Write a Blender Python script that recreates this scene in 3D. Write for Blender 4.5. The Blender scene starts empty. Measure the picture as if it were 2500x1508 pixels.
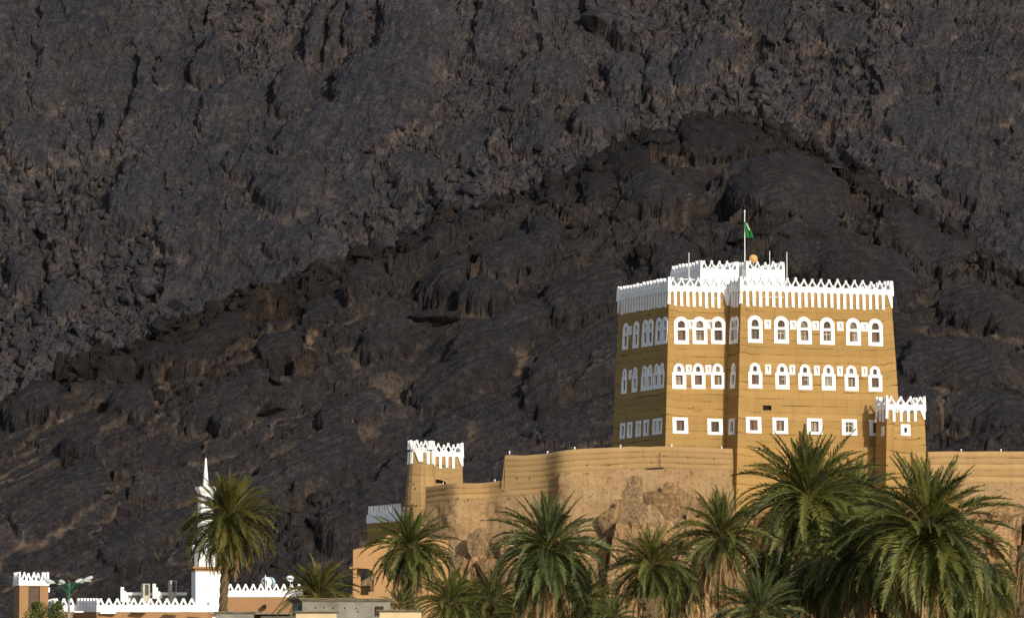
import bpy, math, random
import numpy as np
from mathutils import Vector, Matrix, noise as mnoise
from mathutils.geometry import tessellate_polygon

R = math.radians
random.seed(7)
SC = bpy.context.scene
COL = SC.collection

# ------------------------------------------------------------------ camera, sky, sun, exposure
F = 13889.0                      # focal length in pixels of the 2500 px wide photograph (200 mm lens)
PITCH = math.atan((1780 - 754) / F)
CAMZ = 1.6
cd = bpy.data.cameras.new('camera')
cd.lens = 200; cd.sensor_width = 36; cd.clip_start = 1; cd.clip_end = 8000
cam = bpy.data.objects.new('camera', cd)
cam.location = (0, 0, CAMZ)
cam.rotation_euler = (math.pi / 2 + PITCH, 0, 0)
COL.objects.link(cam)
SC.camera = cam

SUN_AZ, SUN_EL = R(28), R(20)    # azimuth measured from "towards the camera" to the right
sdir = Vector((math.sin(SUN_AZ) * math.cos(SUN_EL), -math.cos(SUN_AZ) * math.cos(SUN_EL), math.sin(SUN_EL)))
W = bpy.data.worlds.new('World'); SC.world = W; W.use_nodes = True
nt = W.node_tree
bg = nt.nodes['Background']
sky = nt.nodes.new('ShaderNodeTexSky'); sky.sky_type = 'NISHITA'; sky.sun_disc = False
sky.sun_elevation = SUN_EL; sky.sun_rotation = math.atan2(sdir.x, sdir.y)
sky.air_density = 1.0; sky.dust_density = 1.5
nt.links.new(sky.outputs[0], bg.inputs[0]); bg.inputs[1].default_value = 0.125
sl = bpy.data.lights.new('sun', 'SUN'); sl.energy = 3.15; sl.angle = R(0.53); sl.color = (1, .93, .80)
so = bpy.data.objects.new('sun', sl); so.rotation_euler = sdir.to_track_quat('Z', 'Y').to_euler()
so.location = (60, -40, 80); COL.objects.link(so)
SC.view_settings.view_transform = 'Standard'; SC.view_settings.look = 'None'
SC.view_settings.exposure = 0.25; SC.view_settings.gamma = 1; SC.view_settings.use_curve_mapping = False

# ------------------------------------------------------------------ helpers
def ray(px, py):
    xc, yc = (px - 1250) / F, (754 - py) / F
    c, s = math.cos(PITCH), math.sin(PITCH)
    return Vector((xc, c - yc * s, s + yc * c))
def at(px, py, Y):
    d = ray(px, py); t = Y / d.y
    return Vector((d.x * t, Y, CAMZ + d.z * t))
def zat(py, Y): return at(1250, py, Y).z
def mpp(Y): return Y / F         # metres per photograph pixel at that distance

class MB:
    def __init__(s): s.v = []; s.f = []; s.m = []
    def add(s, vs, fs, mi=0):
        n = len(s.v); s.v += [tuple(p) for p in vs]
        for f in fs: s.f.append(tuple(i + n for i in f)); s.m.append(mi)
        return s
    def box(s, a, b, mi=0):
        (x0, y0, z0), (x1, y1, z1) = a, b
        return s.add([(x0,y0,z0),(x1,y0,z0),(x1,y1,z0),(x0,y1,z0),(x0,y0,z1),(x1,y0,z1),(x1,y1,z1),(x0,y1,z1)],
              [(0,3,2,1),(4,5,6,7),(0,1,5,4),(1,2,6,5),(2,3,7,6),(3,0,4,7)], mi)
    def tube(s, pts, rad, n=8, mi=0, caps=True):
        pts = [Vector(p) for p in pts]
        rr = rad if isinstance(rad, (list, tuple)) else [rad] * len(pts)
        vs = []
        for i, p in enumerate(pts):
            d = (pts[min(i + 1, len(pts) - 1)] - pts[max(i - 1, 0)]).normalized()
            a = d.cross(Vector((0, 0, 1)))
            if a.length < .05: a = d.cross(Vector((0, 1, 0)))
            a.normalize(); b = d.cross(a)
            for k in range(n):
                w = 2 * math.pi * k / n
                vs.append(p + (a * math.cos(w) + b * math.sin(w)) * rr[i])
        fs = [(i*n+k, i*n+(k+1)%n, (i+1)*n+(k+1)%n, (i+1)*n+k) for i in range(len(pts)-1) for k in range(n)]
        if caps:
            fs.append(tuple(range(n))); fs.append(tuple((len(pts)-1)*n + k for k in range(n)))
        return s.add(vs, fs, mi)
    def lathe(s, prof, c=(0,0,0), n=16, mi=0):
        return s.tube([(c[0], c[1], c[2] + z) for r, z in prof], [max(r, .001) for r, z in prof], n, mi)
    def plate(s, outer, holes, y0, y1, fn=None, mi=0):
        """a plate in the x-z plane, from depth y0 (front) to y1 (back), with holes; fn maps (x, y, z)"""
        fn = fn or (lambda x, y, z: (x, y, z))
        loops = [outer] + list(holes)
        tris = tessellate_polygon([[Vector((x, z, 0)) for x, z in l] for l in loops])
        flat = [p for l in loops for p in l]; n = len(flat)
        vs = [fn(x, y0, z) for x, z in flat] + [fn(x, y1, z) for x, z in flat]
        fs = [tuple(t) for t in tris] + [tuple(i + n for i in reversed(t)) for t in tris]
        o = 0
        for l in loops:
            k = len(l)
            fs += [(o+i, o+(i+1)%k, n+o+(i+1)%k, n+o+i) for i in range(k)]
            o += k
        return s.add(vs, fs, mi)
    def mesh(s, name, mats, smooth=False):
        me = bpy.data.meshes.new(name)
        me.from_pydata(s.v, [], s.f)
        for m in (mats if isinstance(mats, (list, tuple)) else [mats]): me.materials.append(m)
        if any(s.m): me.polygons.foreach_set('material_index', s.m)
        if smooth: me.polygons.foreach_set('use_smooth', [True] * len(s.f))
        me.update(); return me
    def build(s, name, mats, parent=None, smooth=False, loc=None, rot=None):
        return put(name, s.mesh(name, mats, smooth), parent, loc, rot)

def put(name, me, parent=None, loc=None, rot=None, scale=None):
    o = bpy.data.objects.new(name, me); COL.objects.link(o)
    if parent is not None: o.parent = parent
    if loc is not None: o.location = loc
    if rot is not None: o.rotation_euler = rot
    if scale is not None: o.scale = scale
    return o
def tag(o, label=None, cat=None, group=None, kind=None):
    if label: o['label'] = label
    if cat: o['category'] = cat
    if group: o['group'] = group
    if kind: o['kind'] = kind
    return o
def thing(name, label, cat, loc=(0,0,0), rz=0, group=None):
    o = bpy.data.objects.new(name, None); COL.objects.link(o); o.empty_display_size = .5
    o.location = loc; o.rotation_euler = (0, 0, rz)
    return tag(o, label, cat, group)

# ------------------------------------------------------------------ numpy noise
def _hash(ix, iy, seed):
    with np.errstate(over='ignore'):
        n = (ix.astype(np.int64).astype(np.uint32) * np.uint32(374761393) + iy.astype(np.int64).astype(np.uint32) * np.uint32(668265263)
             + np.uint32((seed * 974711 + 12345) & 0xffffffff))
        n = (n ^ (n >> np.uint32(13))) * np.uint32(1274126177)
        n = (n ^ (n >> np.uint32(16))) * np.uint32(2246822519)
        n = n ^ (n >> np.uint32(15))
    return n.astype(np.float64) / 4294967296.0
def vnoise(x, y, seed=0):
    ix, iy = np.floor(x), np.floor(y); fx, fy = x - ix, y - iy
    fx = fx*fx*fx*(fx*(fx*6-15)+10); fy = fy*fy*fy*(fy*(fy*6-15)+10)
    a, b = _hash(ix, iy, seed), _hash(ix+1, iy, seed)
    c, d = _hash(ix, iy+1, seed), _hash(ix+1, iy+1, seed)
    return (a*(1-fx)+b*fx)*(1-fy) + (c*(1-fx)+d*fx)*fy
def fbm(x, y, seed=0, oct=4, gain=.5):
    s = np.zeros_like(x); a = 1.0; t = 0
    for k in range(oct):
        s += a * (vnoise(x * 2**k + 17.3*k, y * 2**k - 9.1*k, seed + k) - .5); t += a; a *= gain
    return s / t * 2
def sstep(a, b, x):
    t = np.clip((x - a) / (b - a), 0, 1); return t*t*(3-2*t)
def cells(x, y, seed=0, jit=.9):
    """Voronoi cells: (edge distance, offset from the cell point x, y, three random numbers of the cell)"""
    ix, iy = np.floor(x), np.floor(y)
    f1 = np.full(x.shape, 9e9); f2 = f1.copy(); ox = np.zeros_like(x); oy = ox.copy(); cx = ox.copy(); cy = ox.copy()
    for dx in (-1, 0, 1):
        for dy in (-1, 0, 1):
            jx, jy = ix + dx, iy + dy
            qx = x - (jx + .5 + (_hash(jx, jy, seed) - .5) * jit); qy = y - (jy + .5 + (_hash(jx, jy, seed + 31) - .5) * jit)
            d = np.sqrt(qx*qx + qy*qy)
            near = d < f1
            f2 = np.where(near, f1, np.minimum(f2, d))
            f1 = np.where(near, d, f1)
            ox = np.where(near, qx, ox); oy = np.where(near, qy, oy); cx = np.where(near, jx, cx); cy = np.where(near, jy, cy)
    return f2 - f1, ox, oy, _hash(cx, cy, seed+57), _hash(cx, cy, seed+58), _hash(cx, cy, seed+59)
def rot2(x, y, deg, sx=1, sy=1):
    c, s = math.cos(R(deg)), math.sin(R(deg))
    return (x*c + y*s) / sx, (-x*s + y*c) / sy
def grid_mesh(name, P, mat, attrs=None, smooth=True):
    """P: (rows, cols, 3)"""
    r, c, _ = P.shape
    me = bpy.data.meshes.new(name)
    me.vertices.add(r*c); me.vertices.foreach_set('co', P.reshape(-1).astype(np.float32))
    i = np.arange(r*c).reshape(r, c)
    q = np.stack([i[:-1,:-1], i[:-1,1:], i[1:,1:], i[1:,:-1]], -1).reshape(-1, 4)
    n = len(q)
    me.loops.add(n*4); me.loops.foreach_set('vertex_index', q.reshape(-1).astype(np.int32))
    me.polygons.add(n); me.polygons.foreach_set('loop_start', (np.arange(n)*4).astype(np.int32))
    me.polygons.foreach_set('loop_total', np.full(n, 4, np.int32))
    me.polygons.foreach_set('use_smooth', np.full(n, smooth))
    me.update(calc_edges=True)
    for k, a in (attrs or {}).items():
        at_ = me.attributes.new(k, 'FLOAT', 'POINT'); at_.data.foreach_set('value', a.reshape(-1).astype(np.float32))
    me.materials.append(mat)
    return me

# ------------------------------------------------------------------ materials
def mat(name):
    m = bpy.data.materials.new(name); m.use_nodes = True
    t = m.node_tree; return m, t, t.nodes['Principled BSDF']
def N(t, typ, **kw):
    n = t.nodes.new('ShaderNode' + typ)
    for k, v in kw.items():
        if k in ('operation', 'blend_type', 'data_type', 'feature', 'attribute_name', 'noise_dimensions', 'wave_type', 'bands_direction'): setattr(n, k, v)
        else: n.inputs[k].default_value = v
    return n
def ramp(t, src, stops):
    r = t.nodes.new('ShaderNodeValToRGB'); e = r.color_ramp.elements
    while len(e) < len(stops): e.new(.5)
    for el, (p, c) in zip(e, stops): el.position = p; el.color = (*c, 1) if len(c) == 3 else c
    t.links.new(src, r.inputs[0]); return r.outputs[0]
def mixc(t, fac, a, b, bt='MIX'):
    m = t.nodes.new('ShaderNodeMix'); m.data_type = 'RGBA'; m.blend_type = bt
    for s, v in ((0, fac), (6, a), (7, b)):
        if hasattr(v, 'links') or isinstance(v, bpy.types.NodeSocket): t.links.new(v, m.inputs[s])
        else: m.inputs[s].default_value = v if s == 0 else (*v, 1)
    return m.outputs[2]
def mth(t, op, a, b=0.0):
    m = t.nodes.new('ShaderNodeMath'); m.operation = op
    for s, v in ((0, a), (1, b)):
        if isinstance(v, bpy.types.NodeSocket): t.links.new(v, m.inputs[s])
        else: m.inputs[s].default_value = v
    return m.outputs[0]
def geo_pos(t, scale=(1,1,1), rotz=0, rot=None):
    g = t.nodes.new('ShaderNodeNewGeometry'); mp = t.nodes.new('ShaderNodeMapping')
    mp.inputs['Scale'].default_value = scale; mp.inputs['Rotation'].default_value = rot or (0, 0, rotz)
    t.links.new(g.outputs['Position'], mp.inputs[0]); return mp.outputs[0]
def noise_t(t, vec, scale, detail=6, rough=.6, dist=0):
    n = N(t, 'TexNoise', Scale=scale, Detail=detail, Roughness=rough, Distortion=dist); t.links.new(vec, n.inputs['Vector']); return n.outputs[0]
def bump(t, b, h, strength, dist, prev=None):
    n = N(t, 'Bump', Strength=strength, Distance=dist); t.links.new(h, n.inputs['Height'])
    if prev is not None: t.links.new(prev, n.inputs['Normal'])
    t.links.new(n.outputs[0], b.inputs['Normal']); return n.outputs[0]

def simple(name, col, rough=.7, var=.12, scale=2.0, bumpd=0, metal=0, spec=.3):
    m, t, b = mat(name); p = geo_pos(t); n = noise_t(t, p, scale, 5, .6)
    lo = tuple(c*(1-var) for c in col); hi = tuple(min(1, c*(1+var)) for c in col)
    t.links.new(ramp(t, n, [(.3, lo), (.7, hi)]), b.inputs['Base Color'])
    b.inputs['Roughness'].default_value = rough; b.inputs['Metallic'].default_value = metal
    b.inputs['Specular IOR Level'].default_value = spec
    if bumpd: bump(t, b, noise_t(t, p, scale*6, 4, .6), .8, bumpd)
    return m

def mud_material(name, c0, c1, c2, rough_amt=.02, mottled=0.0, dark=None):
    m, t, b = mat(name); p = geo_pos(t)
    big = noise_t(t, p, .35, 5, .6); fine = noise_t(t, p, 6, 6, .7); grain = noise_t(t, p, 34, 3, .7)
    streak = noise_t(t, geo_pos(t, (1.6, 1.6, .18)), 1.3, 5, .65)
    c = ramp(t, big, [(.3, c0), (.5, c1), (.72, c2)])
    c = mixc(t, .55, c, ramp(t, fine, [(.3, c0), (.7, c2)]))
    c = mixc(t, mth(t, 'MULTIPLY', ramp(t, streak, [(.52, (0,0,0)), (.72, (1,1,1))]), .55), c, tuple(x*.72 for x in c0))
    c = mixc(t, .25, c, ramp(t, grain, [(.35, tuple(x*.7 for x in c0)), (.65, tuple(min(1, x*1.25) for x in c2))]))
    if mottled:
        sp = noise_t(t, geo_pos(t, (1, 1, 1.5)), 2.6, 7, .72, .4)
        c = mixc(t, mth(t, 'MULTIPLY', ramp(t, sp, [(.55, (0,0,0)), (.64, (1,1,1))]), mottled), c, dark)
        sp2 = noise_t(t, geo_pos(t, (1, 1, 1.4)), 4.3, 7, .75, .3)
        c = mixc(t, mth(t, 'MULTIPLY', ramp(t, sp2, [(.6, (0,0,0)), (.68, (1,1,1))]), mottled * .5), c, tuple(min(1, x*1.35) for x in c2))
    oi = t.nodes.new('ShaderNodeObjectInfo')
    c = mixc(t, 1.0, c, ramp(t, oi.outputs['Random'], [(0, (.90,.90,.90)), (1, (1.08,1.08,1.09))]), 'MULTIPLY')
    t.links.new(c, b.inputs['Base Color']); b.inputs['Roughness'].default_value = .95
    b.inputs['Specular IOR Level'].default_value = .1
    n1 = bump(t, b, fine, .9, rough_amt)
    bump(t, b, grain, .7, rough_amt * .4, n1)
    return m

def rock_material(name, dark, mid, brown, tan, scale=1.0, streak_rot=0, topdark=None):
    """dark varnished granite; 'crev' is the sandy debris held in the clefts, 'tone' the block's own varnish"""
    m, t, b = mat(name); p = geo_pos(t)
    a = t.nodes.new('ShaderNodeAttribute'); a.attribute_name = 'crev'
    tn = t.nodes.new('ShaderNodeAttribute'); tn.attribute_name = 'tone'
    vr = t.nodes.new('ShaderNodeAttribute'); vr.attribute_name = 'varnish'
    med = noise_t(t, p, .22*scale, 7, .65, .3); fine = noise_t(t, p, 1.6*scale, 8, .72)
    grain = noise_t(t, p, 9*scale, 4, .7)
    st = noise_t(t, geo_pos(t, (1.0*scale, .40*scale, .30*scale), rot=(0, streak_rot, 0)), 1.0, 7, .68, .5)
    c = mixc(t, tn.outputs['Fac'], dark, mid)
    c = mixc(t, mth(t, 'MULTIPLY', ramp(t, med, [(.42, (0,0,0)), (.68, (1,1,1))]), .75), c, brown)
    spk = noise_t(t, p, 3.4*scale, 6, .75)
    c = mixc(t, .8, c, mixc(t, 1.0, c, ramp(t, fine, [(.30, (.40,.40,.42)), (.5, (1,1,1)), (.70, (1.75,1.65,1.55))]), 'MULTIPLY'))
    c = mixc(t, .8, c, mixc(t, 1.0, c, ramp(t, spk, [(.33, (.45,.44,.46)), (.5, (1,1,1)), (.68, (1.75,1.6,1.45))]), 'MULTIPLY'))
    c = mixc(t, .75, c, mixc(t, 1.0, c, ramp(t, st, [(.3, (.55,.55,.58)), (.5, (1,1,1)), (.74, (2.0,1.75,1.5))]), 'MULTIPLY'))
    if topdark: c = mixc(t, vr.outputs['Fac'], c, mixc(t, .85, c, topdark))
    cr = mth(t, 'MULTIPLY', a.outputs['Fac'], ramp(t, fine, [(.3, (.15,)*3), (.6, (1,)*3)]))
    c = mixc(t, cr, c, mixc(t, fine, tan, tuple(x*1.5 for x in tan)))
    t.links.new(c, b.inputs['Base Color']); b.inputs['Roughness'].default_value = .8
    b.inputs['Specular IOR Level'].default_value = .12
    vo = t.nodes.new('ShaderNodeTexVoronoi'); vo.feature = 'DISTANCE_TO_EDGE'; vo.inputs['Scale'].default_value = .75*scale
    wv = t.nodes.new('ShaderNodeVectorMath'); wv.operation = 'MULTIPLY_ADD'; wn = N(t, 'TexNoise', Scale=.9*scale, Detail=4.0); t.links.new(p, wn.inputs['Vector'])
    t.links.new(wn.outputs['Color'], wv.inputs[0]); wv.inputs[1].default_value = (1.4/scale,)*3; t.links.new(p, wv.inputs[2])
    t.links.new(wv.outputs[0], vo.inputs['Vector'])
    n1 = bump(t, b, ramp(t, vo.outputs['Distance'], [(0, (0,0,0)), (.07, (1,1,1))]), .5, .12/scale)
    n1 = bump(t, b, st, .7, .35/scale, n1)
    n1 = bump(t, b, fine, .9, .32/scale, n1)
    bump(t, b, grain, .8, .07/scale, n1)
    return m

M = {}
M['mud'] = mud_material('palace_mud', (.272,.164,.052), (.318,.196,.070), (.37,.236,.092))
M['fort_mud'] = mud_material('fort_mud', (.272,.172,.072), (.318,.206,.093), (.37,.247,.118))
M['plaster_rough'] = mud_material('rough_plaster', (.255,.160,.074), (.325,.212,.106), (.43,.295,.160), .14, .9, (.14,.09,.045))
M['orange'] = mud_material('orange_plaster', (.36,.205,.09), (.40,.23,.105), (.44,.26,.12))
M['ochre'] = mud_material('mosque_plaster', (.27,.150,.070), (.30,.170,.082), (.34,.20,.10))
M["white"] = simple("white_plaster", (.80,.795,.785), .85, .07, .9, .012, spec=.15)
M['white_paint'] = simple('white_paint', (.78,.79,.80), .45, .05, 2)
M['concrete'] = simple('grey_concrete', (.19,.18,.15), .9, .35, 1.2, .01)
M['coping'] = simple('weathered_coping', (.15,.13,.095), .9, .4, 2.0, .015)
M['cream'] = simple('cream_render', (.54,.43,.26), .9, .1, 1.0, .005)
M['wood'] = simple('brown_wood', (.13,.06,.028), .6, .35, 5, .006)
M['wood_dark'] = simple('dark_wood', (.075,.045,.028), .6, .35, 5, .006)
M['pale_wood'] = simple('pale_sash', (.55,.50,.40), .6, .12, 5)
M['patch'] = simple('dried_patch', (.29,.165,.06), .95, .2, 4, .01)
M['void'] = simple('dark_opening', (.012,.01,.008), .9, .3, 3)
M['metal'] = simple('galvanised_metal', (.45,.45,.44), .45, .1, 3, 0, .6)
M['green_paint'] = simple('green_paint', (.015,.085,.04), .45, .15, 3)
M['lamp_grey'] = simple('lamp_housing', (.42,.46,.44), .4, .1, 3)
M['lamp_lens'] = simple('lamp_lens', (.62,.60,.48), .3, .1, 3)
M['red'] = simple('red_cap', (.20,.02,.015), .5, .1, 3)
M['flag'] = simple('green_cloth', (.008,.14,.022), .75, .2, 3)
M['flag_mark'] = simple('white_cloth_mark', (.75,.78,.75), .75, .03, 3)
M['dish'] = simple('orange_dish', (.62,.34,.13), .6, .12, 3)
M['ac'] = simple('ac_casing', (.42,.39,.31), .6, .15, 3)
M['ac_dark'] = simple('ac_grille', (.05,.05,.045), .6, .15, 3)
M['teal'] = simple('teal_stripe', (.06,.30,.32), .5, .1, 3)
M['cable'] = simple('black_cable', (.03,.025,.02), .7, .1, 3)
M['bronze'] = simple('bronze_finial', (.06,.04,.025), .5, .2, 3, 0, .3)
m, t, b = mat('window_glass'); b.inputs['Base Color'].default_value = (.045,.035,.025,1); b.inputs['Roughness'].default_value = .22; M['glass'] = m
m, t, b = mat('curtained_glass')
n = noise_t(t, geo_pos(t, (6, 6, .4)), 1.4, 3, .6)
t.links.new(ramp(t, n, [(.4, (.10,.08,.05)), (.6, (.26,.22,.15))]), b.inputs['Base Color']); b.inputs['Roughness'].default_value = .3; M['curtain'] = m
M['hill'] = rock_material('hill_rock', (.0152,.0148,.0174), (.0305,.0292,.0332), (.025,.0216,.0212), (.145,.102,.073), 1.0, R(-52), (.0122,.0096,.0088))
M['mountain'] = rock_material('mountain_rock', (.0225,.0232,.0300), (.0400,.0402,.0490), (.038,.0335,.0335), (.112,.084,.070), .7, R(-12))  # lighter, bluer than the hill: distance haze is put into these colours
M['outcrop'] = rock_material('outcrop_rock', (.20,.135,.075), (.33,.22,.115), (.37,.21,.09), (.42,.30,.17), 1.6, 0)
M['outcrop_boulder'] = rock_material('outcrop_boulder_rock', (.13,.09,.05), (.29,.205,.115), (.26,.16,.07), (.4,.28,.16), 1.5, 0)

def leaf_material(name, c0, c1, c2, trans=.25):
    m, t, b = mat(name)
    oi = t.nodes.new('ShaderNodeObjectInfo')
    c = ramp(t, oi.outputs['Random'], [(0, c0), (.5, c1), (1, c2)])
    n = noise_t(t, geo_pos(t), 3.0, 3, .6)
    c = mixc(t, .5, c, mixc(t, 1.0, c, ramp(t, n, [(.3, (.6,.6,.6)), (.7, (1.35,1.35,1.2))]), 'MULTIPLY'))
    t.links.new(c, b.inputs['Base Color']); b.inputs['Roughness'].default_value = .5
    b.inputs['Specular IOR Level'].default_value = .25
    tr = t.nodes.new('ShaderNodeBsdfTranslucent'); t.links.new(c, tr.inputs[0])
    mx = t.nodes.new('ShaderNodeMixShader'); mx.inputs[0].default_value = trans*.5
    t.links.new(b.outputs[0], mx.inputs[1]); t.links.new(tr.outputs[0], mx.inputs[2])
    t.links.new(mx.outputs[0], t.nodes['Material Output'].inputs[0])
    return m
M['frond'] = leaf_material('palm_green', (.026,.035,.008), (.062,.076,.015), (.150,.152,.034))
M['frond_blue'] = leaf_material('palm_blue_green', (.026,.040,.014), (.060,.082,.028), (.135,.158,.056))
M['frond_olive'] = leaf_material('palm_olive', (.034,.036,.007), (.074,.073,.013), (.150,.135,.028))
M['frond_dead'] = leaf_material('palm_dead', (.15,.085,.03), (.24,.15,.06), (.36,.25,.12), .1)
M['rachis'] = simple('palm_rachis', (.115,.105,.032), .5, .2, 4)
M['rachis_dead'] = simple('dry_rachis', (.34,.22,.10), .7, .2, 4)
M['trunk'] = simple('palm_trunk', (.125,.085,.042), .95, .45, 7, .05)
M['tuft'] = simple('date_stalks', (.40,.24,.08), .8, .3, 9)
M['shrub'] = leaf_material('shrub_leaves', (.035,.055,.012), (.055,.08,.018), (.085,.11,.03))
M['bark'] = simple('shrub_bark', (.12,.09,.06), .9, .3, 5, .01)
m, t, b = mat('valley_floor'); p = geo_pos(t)
n = noise_t(t, p, .05, 8, .65); n2 = noise_t(t, p, 1.5, 6, .7)
t.links.new(mixc(t, .4, ramp(t, n, [(.35, (.06,.07,.025)), (.5, (.20,.14,.08)), (.7, (.30,.21,.125))]), ramp(t, n2, [(.3, (.10,.07,.04)), (.7, (.3,.22,.14))])), b.inputs['Base Color'])
b.inputs['Roughness'].default_value = .95; bump(t, b, n2, .6, .1); M['ground'] = m

# ------------------------------------------------------------------ ground
g = MB(); n_ = 24
xs = np.linspace(-1500, 1500, n_); ys = np.linspace(-300, 1600, n_)
for j in range(n_ - 1):
    for i in range(n_ - 1):
        g.add([(xs[i],ys[j],0),(xs[i+1],ys[j],0),(xs[i+1],ys[j+1],0),(xs[i],ys[j+1],0)], [(0,1,2,3)])
tag(g.build('ground', M['ground']), kind='structure')

# ------------------------------------------------------------------ terrain: front hill and mountain behind
RIDGE = [(-900,1180),(-500,1100),(-200,1040),(0,989),(91,949),(178,905),(264,857),(355,827),(421,791),(528,758),(609,730),(670,705),(800,650),(885,621),(988,588),(1078,527),
 (1167,501),(1271,471),(1356,428),(1417,410),(1488,375),(1585,325),(1641,304),(1691,281),(1760,276),(1838,281),(1894,304),(1930,325),
 (2001,380),(2082,408),(2133,436),(2204,472),(2280,533),(2331,552),(2381,588),(2452,629),(2500,670),(2700,770),(3000,900),(3400,1060)]

def facets(x, y, size, seed, deg=0, sx=1, sy=1, tilt=.5, lift=.5, crack=.25, w=.12):
    X, Y_ = rot2(x, y, deg, size*sx, size*sy)
    wx = fbm(X*1.3, Y_*1.3, seed+5, 3)*.28; wy = fbm(X*1.3+40, Y_*1.3, seed+9, 3)*.28
    e, ox, oy, a, b_, c = cells(X+wx, Y_+wy, seed)
    dome = 1 - np.clip((ox*ox+oy*oy)*1.6, 0, 1)
    h = ((a-.5)*ox + (b_-.5)*oy)*2*tilt + (c-.5)*lift - dome*.0
    k = sstep(0, w, e)
    return (h*(.25+.75*k) - crack*(1-k))*size, 1-k, c

def project(P):
    c, s_ = math.cos(PITCH), math.sin(PITCH)
    y = P[..., 1]; z = P[..., 2] - CAMZ
    d = y*c + z*s_; u = -y*s_ + z*c
    return 1250 + F*P[..., 0]/d, 754 - F*u/d
def slabs(PX_, PY_, items, seed):
    """big smooth slabs of bare rock standing out of the slope: (mask, height in metres, ring of debris round the edge)"""
    wx = 22*fbm(PX_/70, PY_/70, seed, 4) + 7*fbm(PX_/14, PY_/14, seed+7, 3); wy = 18*fbm(PX_/70+50, PY_/70, seed+3, 4) + 6*fbm(PX_/14+9, PY_/14, seed+8, 3)
    mask = np.zeros_like(PX_); H = mask.copy(); ring = mask.copy()
    for (cx, cy, rx, ry, rot, h) in items:
        sel = (np.abs(PX_-cx) < 1.6*max(rx,ry)+40)*(np.abs(PY_-cy) < 1.6*max(rx,ry)+40)
        if not sel.any(): continue
        X, Y_ = rot2((PX_+wx-cx)[sel], (PY_+wy-cy)[sel], rot, rx, ry)
        d = (np.abs(X)**2.8 + np.abs(Y_)**2.8)**(1/2.8)
        m = 1 - sstep(.93, 1.03, d)
        mask[sel] = np.maximum(mask[sel], 1-sstep(.80, 1.0, d)); H[sel] = np.maximum(H[sel], h*m*(1.0 - .45*np.clip(d,0,1)**2 - .10*Y_))
        ring[sel] = np.maximum(ring[sel], sstep(.98, 1.05, d)*(1-sstep(1.08, 1.30, d))*(.35+.65*(Y_ > .2)))
    return mask, H, ring*(1-mask)
HILL_SLABS = [(1757,345,110,52,0,1.2),(1920,495,150,72,6,1.7),(1595,487,72,44,0,1.2),(1615,378,52,24,-10,.9),(1463,487,46,40,0,.9),(1351,487,42,36,0,.9),(2265,600,125,52,18,1.5),(2062,640,200,62,14,.9),(2214,520,60,26,20,1.0),
 (1656,665,62,48,0,1.0),(1427,732,110,56,-15,1.1),(1252,645,90,46,-20,1.1),(1328,598,46,46,0,1.0),(1177,735,62,22,-8,1.0),(1323,951,40,62,10,1.1),(1130,918,150,56,-25,.8),(1224,824,150,46,-28,.8),(1035,598,62,34,-20,1.0),(894,701,72,22,-25,1.0),
 (1389,1076,92,22,0,.7),(507,852,110,28,-25,.9),(385,880,50,22,-25,.8),(325,1004,62,34,-10,.9),(573,1030,60,26,-20,.8),(203,1116,66,25,5,1.0),(862,1014,100,44,-20,.8),(558,984,130,28,-30,.7),(760,1150,160,56,-35,.8),(152,1230,150,48,-35,.8),
 (355,1330,110,46,-35,.7),(1030,1130,130,40,-35,.7),(690,860,70,30,-20,.9),(790,790,60,30,-25,.9),(960,830,100,34,-28,.9),(1080,690,70,30,-20,.9),(1530,420,60,30,-15,1.0),(2010,560,60,30,15,.9),(2130,470,50,30,25,1.0),(2400,760,120,50,25,.9),(2330,900,140,60,15,.8),(2420,1010,110,40,10,.7),(80,1020,70,30,-20,.9),(620,1220,120,46,-35,.7),(880,1260,110,50,-35,.7)]
MOUNT_SLABS = [(938,203,130,105,0,1.6),(822,305,165,58,-8,1.3),(1015,75,95,88,10,1.4),(710,195,40,62,10,1.3),(705,440,90,74,0,1.2),(325,450,55,85,15,1.3),(264,285,27,60,14,1.2),(396,140,22,45,12,1.1),(765,60,20,66,12,1.2),(815,62,20,60,12,1.2),(870,50,26,56,12,1.2),
 (222,555,30,45,5,1.1),(695,604,42,26,0,.9),(1524,162,55,40,0,1.1),(1605,167,36,46,8,1.1),(1696,167,60,45,0,1.1),(1757,137,62,34,10,1.0),(1366,167,60,46,15,1.0),(1280,190,30,72,15,1.1),(2295,355,130,58,20,1.2),(2391,284,100,38,-10,1.1),(2407,218,110,28,-12,1.1),(2188,431,60,40,10,1.1),(2366,482,80,40,12,1.2),
 (120,180,40,60,14,1.0),(70,330,60,46,0,.9),(540,250,46,74,14,1.0),(500,120,34,60,14,1.0),(600,380,44,40,0,.9),(160,700,60,50,0,1.0),(60,640,56,44,0,1.0),(1130,330,70,44,0,1.0),(1210,80,60,66,12,1.0),(2070,90,60,40,0,1.0),(1880,60,70,40,0,1.0),(2260,90,60,50,0,.9),(1450,270,70,38,0,1.0),(1320,330,60,36,0,.9),(1020,400,70,40,0,.9),(440,560,60,44,0,.9)]
def smooth_ridge(px):
    xs, ys = zip(*RIDGE)
    return np.interp(px, xs, ys)

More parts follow.
